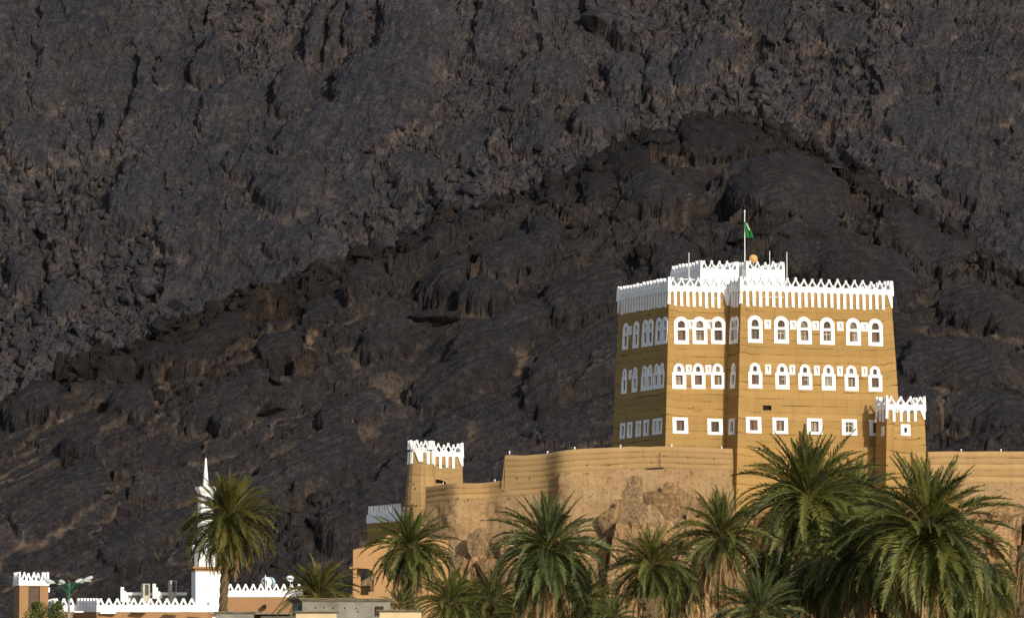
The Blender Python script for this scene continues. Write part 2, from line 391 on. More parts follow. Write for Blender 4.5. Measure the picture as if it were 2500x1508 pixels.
# --- the front hill
nc, nr = 1180, 460
pxc = np.linspace(-420, 2920, nc)
ridge = smooth_ridge(pxc)
k = (1780 - ridge) / F
Yf = 488 + 0*pxc; zf = 4.0
slope = .62
ks = np.convolve(np.pad(k, 60, 'edge'), np.hanning(121)/np.hanning(121).sum(), 'valid')
Yr = (slope*Yf - zf + 1.6) / (slope - ks)
zr = 1.6 + k*Yr
tt = np.concatenate([np.linspace(0, 1.0, 420), 1.0 + np.linspace(.01, .9, 40)])
T, PX = np.meshgrid(tt, pxc, indexing='ij')
tc = np.clip(T, 0, 1)
Yg = Yf + (Yr - Yf)*T
Zg = zf + (zr - zf)*(tc + .13*np.sin(np.pi*tc)) - np.clip(T-1, 0, 9)*(zr - zf)*.75 - 5.0*np.clip(T-1,0,9)**2
Xg = (PX - 1250)/F*Yg
S = T*np.sqrt((Yr-Yf)**2 + (zr-zf)**2)
x, s = Xg, S
wob = fbm(x/55, s/55, 11, 4)
tk = sstep(.0, .25, T)*1.0
edge = 1 - sstep(.0, .16, np.abs(T - 1.0))       # how close to the crest
low = .9*fbm(x/46 + 3, s/46, 12, 3)*(1-.8*edge)
h1, c1, r1 = facets(x, s, 12, 21, 34, 2.1, .75, .24, .15, .03, .05)
h2, c2, r2 = facets(x + 2*wob, s, 4.4, 22, 31, 1.8, .8, .42, .42, .09, .06)
h3, c3, r3 = facets(x, s, 1.7, 23, 22, 1.4, .9, .6, .60, .12, .10)
h4, c4, r4 = facets(x, s, .8, 24, 10, 1.2, .9, .7, .65, .12, .14)
P0x, P0y = project(np.stack([Xg, Yg, Zg], -1))
SM, SH, SR = slabs(P0x, P0y, HILL_SLABS, 300)
mB = sstep(-.12, .35, fbm(x/24, s/24, 30, 4) + .60*edge + .38*sstep(.45, 1, T))*(1-.9*SM)   # where the slope is broken into boulders
X4, S4 = rot2(x, s, 38, 9, .42)
stri = fbm(X4, S4, 40, 5, .6)
X5, S5 = rot2(x + 2*wob, s, 30, 16, 1.3)
led = fbm(X5, S5, 41, 4)
ledge = np.floor(led*5 + .5)*.10 + led*.25
disp = low + .6*h1*(1-SM) + h2*(.20 + .75*mB)*(1-.8*SM) + h3*(.07 + .78*mB)*(1-.8*SM) + h4*(.05+.66*mB)*(1-.6*SM) + edge*(.30*h2 + .40*h3 + .25*h4)*(1-.6*SM) + stri*.24*(1-.5*mB) + .5*ledge*(1-SM) + SH*1.75
disp += (.13*fbm(x/.8, s/.8, 45, 4, .6) + .15*fbm(x/3.5, s/3.5, 46, 4))*(1-.45*SM)
cm = np.convolve(np.pad(disp[385:420].mean(0), 20, 'edge'), np.ones(41)/41, 'valid')
disp -= cm[None]*sstep(.1, 1, T)*.9
nx, ny, nz = 0*disp, -.53 + 0*disp, .85 + 0*disp
disp = disp*np.where(T < 1.0, 1, np.clip(1 - (T-1)*1.0, .2, 1))
Xd = .30*fbm(x/1.4, s/1.4, 95, 3) + .16*fbm(x/.55, s/.55, 96, 3)
P = np.stack([Xg + Xd, Yg + ny*disp, Zg + nz*disp], -1)
vein = 1 - sstep(.0, .10, np.abs(fbm(x/19 + .4*stri, s/19, 61, 5)))
gul = sstep(.34, .6, fbm(x/13, s/22, 62, 5))
crev = np.clip(c2*.7*sstep(0, .4, fbm(x/22, s/22, 63, 4)) + .12*c1*sstep(0,.4,fbm(x/30, s/30, 66, 3)) + c3*.2*mB + .35*vein*sstep(.1, .45, fbm(x/33, s/33, 64, 4)) + .6*gul*sstep(-.2,.3,fbm(x/5,s/5,69,4)), 0, 1)
crev = np.clip(crev*(1-.85*SM)*.75 + .6*SR*sstep(-.05, .45, fbm(x/4, s/4, 70, 4)), 0, 1)
varn = np.clip(.20*sstep(.40, .8, T + .2*fbm(x/24, s/24, 68, 4)) + .65*sstep(.76, 1.0, T + .16*fbm(x/20, s/20, 67, 4)) , 0, 1)
crev = crev*(1-.6*varn)
tone = np.clip(.25 + .5*r2 + .3*(r1-.5) + .5*fbm(x/28, s/28, 65, 4), 0, 1)
HILL = P
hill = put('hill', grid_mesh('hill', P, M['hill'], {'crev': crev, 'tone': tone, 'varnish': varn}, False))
tag(hill, kind='structure')
hill_mB = mB

# --- the mountain behind
nc2, nr2 = 1180, 520
pxm = np.linspace(-420, 2920, nc2)
Ya = np.concatenate([np.linspace(790, 968, nr2-40), 968 + np.linspace(4, 420, 40)])
YY, PX2 = np.meshgrid(Ya, pxm, indexing='ij')
XX = (PX2 - 1250)/F*YY
ZZ = 8 + .80*(YY - 795)
ZZ = np.where(YY > 968, 8+.80*(968-795) + (YY-968)*.62 - (YY-968)**2*.0004, ZZ)
x, s = XX, (YY - 795)*1.28
wob = fbm(x/70, s/70, 71, 4)
low = 5*fbm(x/75 + 9, s/75, 72, 4) + 2.2*fbm(x/30, s/60, 79, 3)
# a spur coming down from the right
dsp = (x - 62) - (s - 92)*1.5 + 8*wob
low += 4*sstep(-26, 0, dsp)*(1 - .7*sstep(0, 60, dsp))
P0x, P0y = project(np.stack([XX, YY, ZZ], -1))
SM, SH, SR = slabs(P0x, P0y, MOUNT_SLABS, 320)
mB = (1-.95*SM)*sstep(-.30, .14, fbm(x/38 + 5, s/38, 80, 4) + .0020*(118 - s) + .10*sstep(-70,-90,x))
h1, c1, r1 = facets(x, s, 15, 73, 10, .8, 1.5, .20, .28, .05, .045)
h2, c2, r2 = facets(x + 2.5*wob, s, 5.6, 74, 13, .72, 1.4, .36, .36, .08, .06)
h3, c3, r3 = facets(x, s, 2.3, 75, 12, .82, 1.2, .55, .50, .10, .09)
h4, c4, r4 = facets(x, s, 1.05, 78, 0, 1, 1, .7, .65, .10, .13)
X4, S4 = rot2(x, s, 78, 12, .8)
col = fbm(X4, S4, 76, 5, .6)
disp = low + SH*1.75 + .6*h1*(1-.8*SM) + h2*(.34+.30*mB)*(1-.8*SM) + h3*(.13+.52*mB)*(1-.8*SM) + h4*(.06+.55*mB)*(1-.3*SM) + .30*col*(1-.5*mB) + .35*fbm(x/4, s/4, 77, 4) + .24*fbm(x/.9, s/.9, 89, 4, .65)
Xd = .55*fbm(x/1.7, s/1.7, 97, 3) + .30*fbm(x/.7, s/.7, 98, 3)
P = np.stack([XX + Xd, YY - .62*disp, ZZ + .78*disp], -1)
patch = sstep(.05, .5, fbm(x/40, s/40, 83, 4))
crev = np.clip(.55*c2*sstep(-.3, .3, fbm(x/30, s/30, 82, 4)) + .35*c1 + .5*c3*mB*sstep(-.3,.4,fbm(x/12,s/12,85,3)) + .25*c4*mB + .38*patch*sstep(-.3,.5,fbm(x/6,s/6,86,4)), 0, 1)
crev = np.clip(crev + .55*sstep(55, 78, x)*sstep(160, 185, s + 6*wob)*(.4+.6*sstep(-.2,.4,fbm(x/9, s/9, 87, 4))), 0, 1)
crev = np.clip(crev*(.35+.65*mB) + .20*mB*sstep(-.2,.5,fbm(x/2.2, s/2.2, 88, 4)), 0, 1)
crev = np.clip(crev*(1-.8*SM) + .6*SR*sstep(-.25, .35, fbm(x/4, s/4, 90, 4)), 0, 1)
tone = np.clip(.2 + .45*r2 + .35*(r3-.5)*mB + .45*fbm(x/36, s/36, 84, 4), 0, 1)
MOUNT = P
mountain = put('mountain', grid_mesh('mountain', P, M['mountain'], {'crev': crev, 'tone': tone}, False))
tag(mountain, kind='structure')
mount_mB = mB

HPX, HPY = project(HILL); MPX, MPY = project(MOUNT)
def surf_at(which, px, py):
    A, pxs, PY = (HILL, pxc, HPY) if which == 'hill' else (MOUNT, pxm, MPY)
    j = int(np.argmin(np.abs(pxs - px))); colp = PY[:, j]
    i = int(np.argmin(np.abs(colp[:420 if which == 'hill' else 480] - py)))
    return Vector(A[i, j])

# --- boulders
def ico(sub):
    import bmesh
    bm = bmesh.new(); bmesh.ops.create_icosphere(bm, subdivisions=sub, radius=1)
    v = np.array([q.co[:] for q in bm.verts]); f = np.array([[q.index for q in ff.verts] for ff in bm.faces]); bm.free()
    return v, f
def boulder_verts(sub, seed, planes=12, lo=.45, hi=.78):
    rng = np.random.RandomState(seed); v, f = ico(sub); v = v.copy()
    for _ in range(planes):
        n = rng.normal(size=3); n /= np.linalg.norm(n); d = rng.uniform(lo, hi)
        k_ = v @ n; v -= np.clip(k_ - d, 0, None)[:, None]*n
    v *= 1 + .05*np.sin(v[:, [1]]*5 + seed)*np.cos(v[:, [0]]*4)
    return v * (1/np.abs(v).max(0)), f
def boulder_mesh(name, seed, m, sub=4, attrs=True):
    v, f = boulder_verts(sub, seed)
    rng = np.random.RandomState(seed+5)
    v = v*(1 + .05*(vnoise(v[:,0]*3+seed, v[:,1]*3+v[:,2]*2, seed)[:,None]-.5) + .03*(vnoise(v[:,0]*9, v[:,1]*9+v[:,2]*7, seed+1)[:,None]-.5))
    me = bpy.data.meshes.new(name); me.from_pydata(v.tolist(), [], f.tolist())
    me.update()
    for k_, val in (('crev', 0.0), ('tone', float(rng.uniform(.2,.8))), ('varnish', .15)):
        a_ = me.attributes.new(k_, 'FLOAT', 'POINT'); a_.data.foreach_set('value', np.full(len(v), val, np.float32))
    me.materials.append(m); return me
BMESH = {k_: [boulder_mesh('boulder', s0+i, M[k_]) for i in range(5)] for k_, s0 in (('hill', 100), ('mountain', 200), ('outcrop_boulder', 300))}
HB = [  # surface, px, py, width px, height px, tilt, label
 ('hill', 1525, 523, 78, 52, 0, 'big flat-fronted dark boulder with a tan streaked face on the hill'),
 ('hill', 1700, 596, 66, 50, 10, 'dome-shaped dark boulder left of the flag, above the white rooftop'),
 ('hill', 1795, 580, 50, 44, -15, 'blocky dark boulder directly behind the green flag'),
 ('hill', 1868, 574, 56, 36, 10, 'dark rounded boulder just right of the green flag'),
 ('hill', 1924, 572, 52, 34, 0, 'dark rounded boulder second to the right of the flag'),
 ('hill', 1985, 573, 60, 40, 20, 'dark rounded boulder third to the right of the flag'),
 ('hill', 1060, 772, 125, 40, -12, 'long wedge-shaped slab leaning out of the slope left of the palace'),
 ('hill', 650, 1005, 80, 34, -20, 'long tan-edged boulder on the slope above the minaret'),
 ('hill', 1425, 1038, 34, 30, 0, 'lone dark round boulder on bare slope just left of the palace'),
 ('hill', 2045, 376, 66, 30, 15, 'flat overhanging boulder on the hill crest right of the summit'),
 ('hill', 1715, 284, 60, 22, 0, 'flat boulder perched on the very top of the hill'),
 ('hill', 1888, 300, 44, 36, 0, 'upright boulder on the crest just right of the summit'),
 ('hill', 1460, 398, 110, 42, -12, 'broad blocky boulder on the left crest below the summit'),
 ('hill', 1600, 340, 90, 44, -15, 'dark overhanging boulder on the crest left of the summit'),
 ('hill', 1980, 438, 46, 40, 0, 'squarish dark boulder on the slope under the right crest'),
 ('hill', 2245, 510, 80, 50, 30, 'large leaning slab on the right crest'),
 ('hill', 2330, 556, 52, 48, 20, 'rounded boulder at the lower end of the right crest'),
 ('hill', 1150, 530, 84, 50, -8, 'long low boulder lying on the left crest against the far mountain'),
 ('mountain', 447, 745, 84, 72, 0, 'large smooth round boulder on the mountain just above the left ridge'),
 ('mountain', 925, 548, 44, 44, 0, 'pale angular boulder at the mountain foot above the ridge'),
 ('mountain', 360, 690, 64, 50, -20, 'big rounded boulder among scree at the mountain foot'),
 ('mountain', 1470, 47, 98, 60, 8, 'smooth rounded block high on the mountain, left of a pair'),
 ('mountain', 1585, 55, 90, 60, 0, 'smooth rounded block high on the mountain, right of a pair'),
 ('mountain', 1958, 186, 32, 26, 0, 'small light brown boulder on the mountain above the summit'),
 ('mountain', 312, 620, 36, 24, 0, 'small light grey boulder in the scree on the left mountain slope'),
]
rb = random.Random(3)
for i, (wh, px, py, wp, hp, tilt, lab) in enumerate(HB):
    p = surf_at(wh, px, py); sc_ = mpp(p.y)
    o = put('boulder', BMESH[wh][i % 5], None, p + Vector((0, .15, -.12*hp*sc_)), (R(-12 + rb.uniform(-8, 8)), R(tilt), R(rb.uniform(-25, 25))), (wp*sc_*.54, wp*sc_*.45, hp*sc_*.60))
    tag(o, lab, 'boulder', 'boulders on the dark slopes')

def scree(name, P, prob, n, lo, hi, seed, m, bury=.25, tall=(.55, 1.0), lim=None):
    rng = np.random.RandomState(seed)
    A = P.reshape(-1, 3); pr = np.clip(prob.reshape(-1), 0, None); pr = pr/pr.sum()
    idx = rng.choice(len(A), n, p=pr)
    protos = [boulder_verts(2, 900+seed*50+i, 11, .30, .66) for i in range(16)]; small = [boulder_verts(1, 950+seed*50+i, 8, .35, .7) for i in range(12)]
    V, Fc, tn, off = [], [], [], 0
    size = lo*(hi/lo)**(rng.rand(n)**2.6)
    for q, i in enumerate(idx):
        v, f = protos[rng.randint(16)] if size[q] > .62 else small[rng.randint(12)]
        a, b_, c_ = rng.uniform(0, 6.28), rng.normal()*.35, rng.normal()*.35
        Rm = np.array(Matrix.Rotation(a, 3, 'Z') @ Matrix.Rotation(b_, 3, 'X') @ Matrix.Rotation(c_, 3, 'Y'))
        sc3 = size[q]*np.array([rng.uniform(.75, 1.3), rng.uniform(.7, 1.1), rng.uniform(*tall)])
        V.append((v*sc3) @ Rm.T + A[i] + np.array([0, -.1, -bury*size[q]*.3])); Fc.append(f + off); off += len(v)
        tn.append(np.full(len(v), rng.uniform(0, 1)))
    V = np.concatenate(V); Fc = np.concatenate(Fc); tn = np.concatenate(tn)
    me = bpy.data.meshes.new(name)
    me.vertices.add(len(V)); me.vertices.foreach_set('co', V.reshape(-1).astype(np.float32))
    me.loops.add(Fc.size); me.loops.foreach_set('vertex_index', Fc.reshape(-1).astype(np.int32))
    me.polygons.add(len(Fc)); me.polygons.foreach_set('loop_start', (np.arange(len(Fc))*3).astype(np.int32))
    me.polygons.foreach_set('loop_total', np.full(len(Fc), 3, np.int32))
    me.update(calc_edges=True)
    for k_, val in (('crev', tn*0), ('tone', tn), ('varnish', tn*0+.5)):
        a_ = me.attributes.new(k_, 'FLOAT', 'POINT'); a_.data.foreach_set('value', val.astype(np.float32))
    me.materials.append(m)
    return tag(put(name, me), kind='stuff')
inM = (MPX > -150)*(MPX < 2650)*(MPY > -60)*(MPY < np.maximum(1000, 0)) * (MPY < smooth_ridge(MPX) + 25)
lowm = .25 + 1.6*sstep(250, 700, MPY + 0*MPX)
scree('mountain_scree', MOUNT, inM*(mount_mB**2)*lowm, 2600, .25, 1.7, 4, M['mountain'])
inH = (HPX > -150)*(HPX < 2650)*(np.arange(460)[:, None] < 432)
scree('hill_scree', HILL, inH*((hill_mB**3)*.35 + 2.0*edge**2), 1500, .2, 1.35, 5, M['hill'])

# ------------------------------------------------------------------ shared plaster shapes
def arc(cx, cz, r, a0, a1, n):
    return [(cx + r*math.cos(R(a0+(a1-a0)*i/n)), cz + r*math.sin(R(a0+(a1-a0)*i/n))) for i in range(n+1)]
def arch(w, z0, z1, n=10):
    r = w/2; return [(-r, z0), (r, z0)] + arc(0, z1-r, r, 0, 180, n)
def rect(x0, x1, z0, z1): return [(x0,z0),(x1,z0),(x1,z1),(x0,z1)]

def merlon_mesh(w=.64, h=.62, th=.20, hole=True, seed=0):
    a = w/2; rg = random.Random(seed); J = lambda p: (p[0] + rg.uniform(-.016,.016), p[1] + rg.uniform(-.018,.018))
    right = [(a, 0), (a, .11*h/.62), (a*.88, .14*h/.62), (a*.60, .28*h/.62), (a*.33, .42*h/.62), (a*.19, .50*h/.62), (a*.24, .56*h/.62), (a*.14, h)]
    out = right + [(-x, z) for x, z in reversed(right)]
    hl = [[(-a*.50, .03*h/.62), (a*.50, .03*h/.62), (a*.52, .13*h/.62), (a*.28, .28*h/.62), (0, .43*h/.62), (-a*.28, .28*h/.62), (-a*.52, .13*h/.62)]] if hole else []
    if seed: out = out[:1] + [J(p) for p in out[1:-1]] + out[-1:]; hl = [[J(p) for p in q_] for q_ in hl]
    return MB().plate(out, hl, -th/2, th/2).mesh('merlon', M['white'])
def merlon_tri(w, h, th=.16):
    a = w/2
    out = [(-a,0),(a,0),(a*.98,.12*h),(a*.30,.88*h),(a*.22,h),(-a*.22,h),(-a*.30,.88*h),(-a*.98,.12*h)]
    return MB().plate(out, [[(-a*.42,.13*h),(a*.42,.13*h),(a*.05,.62*h),(-a*.05,.62*h)]], -th/2, th/2).mesh('merlon', M['white'])
MER = [merlon_mesh(.64, .62 + .02*((i % 5)-2), .20, True, i+1) for i in range(9)]

def frame_mesh(kind):
    if kind == 'arch_big':
        out = arch(1.14, 0, 1.95, 14); holes = [rect(-.31,.31,.27,.99), arch_at(.56, 1.17, 1.66)]
    elif kind == 'arch_small':
        out = [(-.53,0),(.53,0),(.53,1.16),(.41,1.17)] + arc(0, 1.40, .40, 0, 180, 12) + [(-.41,1.17),(-.53,1.16)]
        holes = [rect(-.28,.28,.29,.97), arch_at(.32, 1.21, 1.60)]
    elif kind == 'square':
        out = rect(-.59,.59,0,1.14); holes = [rect(-.31,.31,.20,.94)]
    elif kind == 'niche':
        out = rect(-.24,.24,0,.64); holes = [rect(-.12,.12,.13,.51)]
    elif kind == 'niche_tall':
        out = rect(-.215,.215,0,.68); holes = [rect(-.085,.085,.14,.54)]
    elif kind == 'small_square':
        out = rect(-.37,.37,0,.80); holes = [rect(-.12,.12,.22,.56)]
    rj = random.Random(len(kind))
    out = [(x + rj.uniform(-.012,.012), z + rj.uniform(-.012,.012)) for x, z in out]
    return MB().plate(out, holes, -.045, .24).mesh('window', M['white'])
def arch_at(w, z0, z1): return arch(w, z0, z1, 8)
FR = {k_: frame_mesh(k_) for k_ in ('arch_big','arch_small','square','niche','niche_tall','small_square')}
HOLE = {'arch_big': (-.40,.40,.18,1.72), 'arch_small': (-.32,.32,.2,1.66), 'square': (-.42,.42,.12,1.02), 'niche': (-.18,.18,.07,.57), 'niche_tall': (-.14,.14,.08,.6), 'small_square': (-.2,.2,.14,.64)}
GL = {'arch_big': [rect(-.33,.33,.25,1.01), arch_at(.60, 1.15, 1.68)], 'arch_small': [rect(-.30,.30,.27,.99), arch_at(.34, 1.19, 1.62)], 'square': [rect(-.33,.33,.18,.96)]}
def sash_mesh(x0, x1, z0, z1, style):
    b_ = MB(); w = .045
    o = rect(x0, x1, z0, z1)
    mid = (x0+x1)/2
    if style == 'cross': holes = [rect(x0+w, mid-.02, z0+w, z1-.24), rect(mid+.02, x1-w, z0+w, z1-.24), rect(x0+w, mid-.02, z1-.20, z1-w), rect(mid+.02, x1-w, z1-.20, z1-w)]
    else: holes = [rect(x0+w, mid-.02, z0+w, z1-w), rect(mid+.02, x1-w, z0+w, z1-w)]
    return b_.plate(o, holes, .13, .17)
SASH, PANE, SHUT = {}, {}, {}
for k_, (hx0, hx1, hz0, hz1) in {'arch_big': (-.31,.31,.27,.99), 'arch_small': (-.28,.28,.29,.97), 'square': (-.31,.31,.20,.94)}.items():
    for st_ in ('cross', 'split'):
        for mm in ('wood', 'pale_wood'):
            SASH[k_, st_, mm] = sash_mesh(hx0+.005, hx1-.005, hz0+.005, hz1-.005, st_).mesh('sash', M[mm])
    for mm in ('glass', 'curtain'):
        PANE[k_, 0, mm] = MB().plate(GL[k_][0], [], .185, .20).mesh('pane', M[mm])
        if len(GL[k_]) > 1: PANE[k_, 1, mm] = MB().plate(GL[k_][1], [], .17, .19).mesh('arched_pane', M['wood_dark' if mm == 'glass' else 'curtain'])
    for side in (-1, 1):
        SHUT[k_, side] = MB().box((hx0+.02 if side < 0 else .0, .085, hz0+.02), (.0 if side < 0 else hx1-.02, .12, hz1-.02)).mesh('shutter', M['wood'])
NBACK = {k_: MB().plate(rect(h_[0], h_[1], h_[2], h_[3]), [], .17, .2).mesh('niche_back', M['white' if 'niche' in k_ else 'void']) for k_, h_ in HOLE.items() if k_ in ('niche','niche_tall','small_square')}
FANL = MB()
for a_ in range(20, 180, 28):
    FANL.add([(math.cos(R(a_))*.03, .15, 1.17), (math.cos(R(a_))*.27, .15, 1.37+.28*math.sin(R(a_))), (math.cos(R(a_+6))*.27, .15, 1.37+.28*math.sin(R(a_+6))), (math.cos(R(a_+6))*.03+.02, .15, 1.17)], [(0,1,2,3)])
FANM = FANL.mesh('fanlight', M['wood'])

rw = random.Random(11)
def place_window(parent, kind, loc, rot, sx=1.0):
    w = put('niche' if 'niche' in kind else 'window', FR[kind], parent, loc, rot, (sx, 1, 1))
    if kind in NBACK: put('niche_back' if 'niche' in kind else 'pane', NBACK[kind], w); return w
    mm = 'glass' if rw.random() < .6 else 'curtain'
    put('pane', PANE[kind, 0, mm], w)
    if (kind, 1, mm) in PANE: put('arched_pane', PANE[kind, 1, mm], w)
    if kind == 'arch_big': put('fanlight', FANM, w)
    put('sash', SASH[kind, rw.choice(['cross', 'split']), rw.choice(['wood', 'wood', 'pale_wood'])], w)
    q = rw.random()
    if q < .30: put('shutter', SHUT[kind, -1], w)
    elif q < .42: put('shutter', SHUT[kind, 1], w)
    return w

# faces of battered mud blocks -------------------------------------------------
class Face:
    """a wall face in its thing's frame: P(s, z, out) gives a point; rot(s) turns a thing that faces -y to face outwards"""
    def __init__(f, kind, a, b0, b1, zt, bat, batL=0, batR=0):
        f.kind, f.a, f.b0, f.b1, f.zt, f.bat, f.batL, f.batR = kind, a, b0, b1, zt, bat, batL, batR; f.open = []; f.rise = .13
    def L(f, z): return f.b0 - f.batL*(f.zt-z)
    def Rr(f, z): return f.b1 + f.batR*(f.zt-z)
    def P(f, s, z, o=0):
        d = f.bat*(f.zt-z) + o
        return {'front': (s, f.a-d, z), 'left': (f.a-d, s, z), 'right': (f.a+d, s, z), 'back': (s, f.a+d, z)}[f.kind]
    def rz(f, s=0): return {'front': 0, 'left': -math.pi/2, 'right': math.pi/2, 'back': math.pi}[f.kind]
    def tilt(f): return -math.atan(f.bat)
class Round:
    def __init__(f, c, r, zt, bat): f.c, f.r, f.zt, f.bat = c, r, zt, bat; f.open = []; f.rise = 0; f.b0, f.b1 = 0, 2*math.pi*r
    def L(f, z): return f.b0
    def Rr(f, z): return f.b1
    def P(f, s, z, o=0):
        q = f.r + f.bat*(f.zt-z) + o; a = s/f.r - math.pi/2
        return (f.c[0]+q*math.cos(a), f.c[1]+q*math.sin(a), z)
    def rz(f, s): return s/f.r
    def tilt(f): return -math.atan(f.bat)

def courses(parent, faces, z0, z1, h, m, step=.55, wob=.014):
    n = max(1, round((z1-z0)/h)); h = (z1-z0)/n
    prof = [(0,-.018),(.013,-.018),(.024,-.003),(h*.5,.008),(h-.018,.004),(h-.002,-.015)]
    for i in range(n):
        b_ = MB(); zb = z0 + i*h
        for f in faces:
            prf = [(zb+a, d) for a, d in prof] + [(zb+h, -.018)]
            for (s0, s1, q0, q1) in f.open:
                for q in (q0, q1):
                    if zb < q < zb+h:
                        for k_ in range(len(prf)-1):
                            if prf[k_][0] < q < prf[k_+1][0]:
                                w_ = (q-prf[k_][0])/(prf[k_+1][0]-prf[k_][0]); prf.insert(k_+1, (q, prf[k_][1]*(1-w_)+prf[k_+1][1]*w_)); break
            cols = set()
            a0, a1 = f.b0, f.b1
            k_ = int((a1-a0)/step)+1
            cols |= {round(a0 + (a1-a0)*j/k_, 4) for j in range(k_+1)}
            if f.rise: cols |= {round(a0+e, 4) for e in (.3,.5,.62,.75,.9)} | {round(a1-e, 4) for e in (.3,.5,.62,.75,.9)}
            for (s0, s1, q0, q1) in f.open:
                if q1 > zb and q0 < zb+h: cols |= {round(s0, 4), round(s1, 4)}
            cols = sorted(c_ for c_ in cols if a0 <= c_ <= a1)
            grid = []
            for z, d in prf:
                row = []
                for j, c_ in enumerate(cols):
                    s = f.L(z) if j == 0 else (f.Rr(z) if j == len(cols)-1 else c_)
                    e = min(s - f.L(z), f.Rr(z) - s)
                    r_ = f.rise*(1 - float(sstep(.45, .85, np.float64(e)))) if f.rise else 0
                    q_ = f.P(s, z, 0); nz_ = mnoise.noise(Vector(q_)*.9)*wob + mnoise.noise(Vector(q_)*2.7)*wob*.5
                    zz = z + r_ + mnoise.noise(Vector((q_[0]*.7, q_[1]*.7, i*3.7)))*.05 + mnoise.noise(Vector((q_[0]*2.3, q_[1]*2.3, i*5.1)))*.022
                    pp = f.P(s, z, d + nz_); row.append((pp[0], pp[1], zz))
                grid.append(row)
            nC = len(cols); fs = []
            for r_ in range(len(prf)-1):
                zm = (prf[r_][0]+prf[r_+1][0])/2
                for j in range(nC-1):
                    sm = (cols[j]+cols[j+1])/2
                    if any(s0 < sm < s1 and q0 < zm < q1 for (s0, s1, q0, q1) in f.open): continue
                    fs.append((r_*nC+j, r_*nC+j+1, (r_+1)*nC+j+1, (r_+1)*nC+j))
            b_.add([p for row in grid for p in row], fs)
        b_.build('mud_course', m, parent)

def fingers(length, zt, zband, zbot, pitch, fw, rng, ends=(.12, .12)):
    """outline of a plaster band with drips hanging from it, x from 0 to length"""
    n = max(2, round((length - ends[0] - ends[1])/pitch)); p_ = (length - ends[0] - ends[1])/n
    out = [(0, zt), (0, zband - .28)]
    gaps = []
    x0 = ends[0]
    pts = [(0, zt), (0, zbot + .15), (ends[0]*.95, zbot + .15)]
    for i in range(n):
        g0 = ends[0] + i*p_ + fw*.0; g1 = g0 + p_ - fw
        r_ = (g1-g0)/2; zb_ = zbot + rng.uniform(-.06, .05)
        pts += [(g0, zbot + .1)] if i == 0 else []
        pts += [(g0 + r_ - r_*math.cos(R(a)), zband - r_*.9 + r_*.9*math.sin(R(a))) for a in (0, 35, 65, 90, 115, 145, 180)]
        j1, j2 = rng.uniform(-.015, .015), rng.uniform(-.015, .015)
        if i < n-1: pts += [(g1 + j1, zb_), (g1 + fw + j2, zb_ + rng.uniform(-.02, .02))]
    pts += [(length - ends[1]*.95, zbot + .15), (length, zbot + .15), (length, zt)]
    return pts

def parapet(parent, f, s0, s1, zv, zband, zbot, seed, pitch=.5, fw=.22, mp=.65, out=.10, thick=.17, mer=None, horn=True, dz=0):
    rng = random.Random(seed); L_ = s1 - s0
    pts = fingers(L_, zv, zband, zbot, pitch, fw, rng)
    if isinstance(f, Round):     # refine along the curve
        q = []
        for a, c_ in zip(pts, pts[1:] + pts[:1]):
            k_ = max(1, int(abs(a[0]-c_[0])/.12)); q += [(a[0]+(c_[0]-a[0])*i/k_, a[1]+(c_[1]-a[1])*i/k_) for i in range(k_)]
        pts = q
    MB().plate(pts, [], out, out-thick, lambda x_, y_, z_: f.P(s0+x_, min(z_, zv), y_)).build('parapet_band', M['white'], parent)
    n = max(1, round(L_/mp)); w_ = L_/n
    for i in range(n):
        s = s0 + (i+.5)*w_
        p_ = f.P(s, zv, out-thick/2)
        put('merlon', rng.choice(mer or MER), parent, (p_[0], p_[1], zv-.015+dz), (rng.uniform(-.02,.02), rng.uniform(-.025,.025), f.rz(s)+rng.uniform(-.03,.03)), (w_/.64*1.01, 1, rng.uniform(.94, 1.05)))
def horn(parent, x_, y_, z0, z1, w=.26, rz=0):
    b_ = MB(); 
    b_.add([(-w/2,-w/2,z0),(w/2,-w/2,z0),(w/2,w/2,z0),(-w/2,w/2,z0),(-w*.42,-w*.42,z0+(z1-z0)*.6),(w*.42,-w*.42,z0+(z1-z0)*.6),(w*.42,w*.42,z0+(z1-z0)*.6),(-w*.42,w*.42,z0+(z1-z0)*.6),
            (-w*.33,-w*.33,z1),(w*.33,-w*.33,z1),(w*.33,w*.33,z1),(-w*.33,w*.33,z1)],
           [(0,1,5,4),(1,2,6,5),(2,3,7,6),(3,0,4,7),(4,5,9,8),(5,6,10,9),(6,7,11,10),(7,4,8,11),(8,9,10,11)])
    return b_.build('horn', M['white'], parent, loc=(x_, y_, 0), rot=(0, 0, rz))

def hit(th_loc, rz, kind, a, zt, bat, px, py):
    """where the sight line through a photograph pixel meets a wall face, in the thing's frame: (s, z)"""
    Ri = Matrix.Rotation(-rz, 3, 'Z'); o = Ri @ (Vector((0,0,CAMZ)) - Vector(th_loc)); d = Ri @ ray(px, py)
    if kind == 'front': t_ = (a - bat*zt + bat*o.z - o.y)/(d.y - bat*d.z)
    else: t_ = (a - bat*zt + bat*o.z - o.x)/(d.x - bat*d.z)
    p = o + d*t_
    return (p.x if kind == 'front' else p.y), p.z

# ------------------------------------------------------------------ the palace
TH = R(21)
pl = at(1635, 1215, 400); PL = Vector((pl.x, pl.y, pl.z))
palace = thing('palace', 'large ochre mud palace with white arched windows and white crenellated roof', 'palace', PL, TH)
BAT = .05
UL, UR0, UR1, VR, VB = 0.0, 4.57, 16.15, -2.2, 9.4
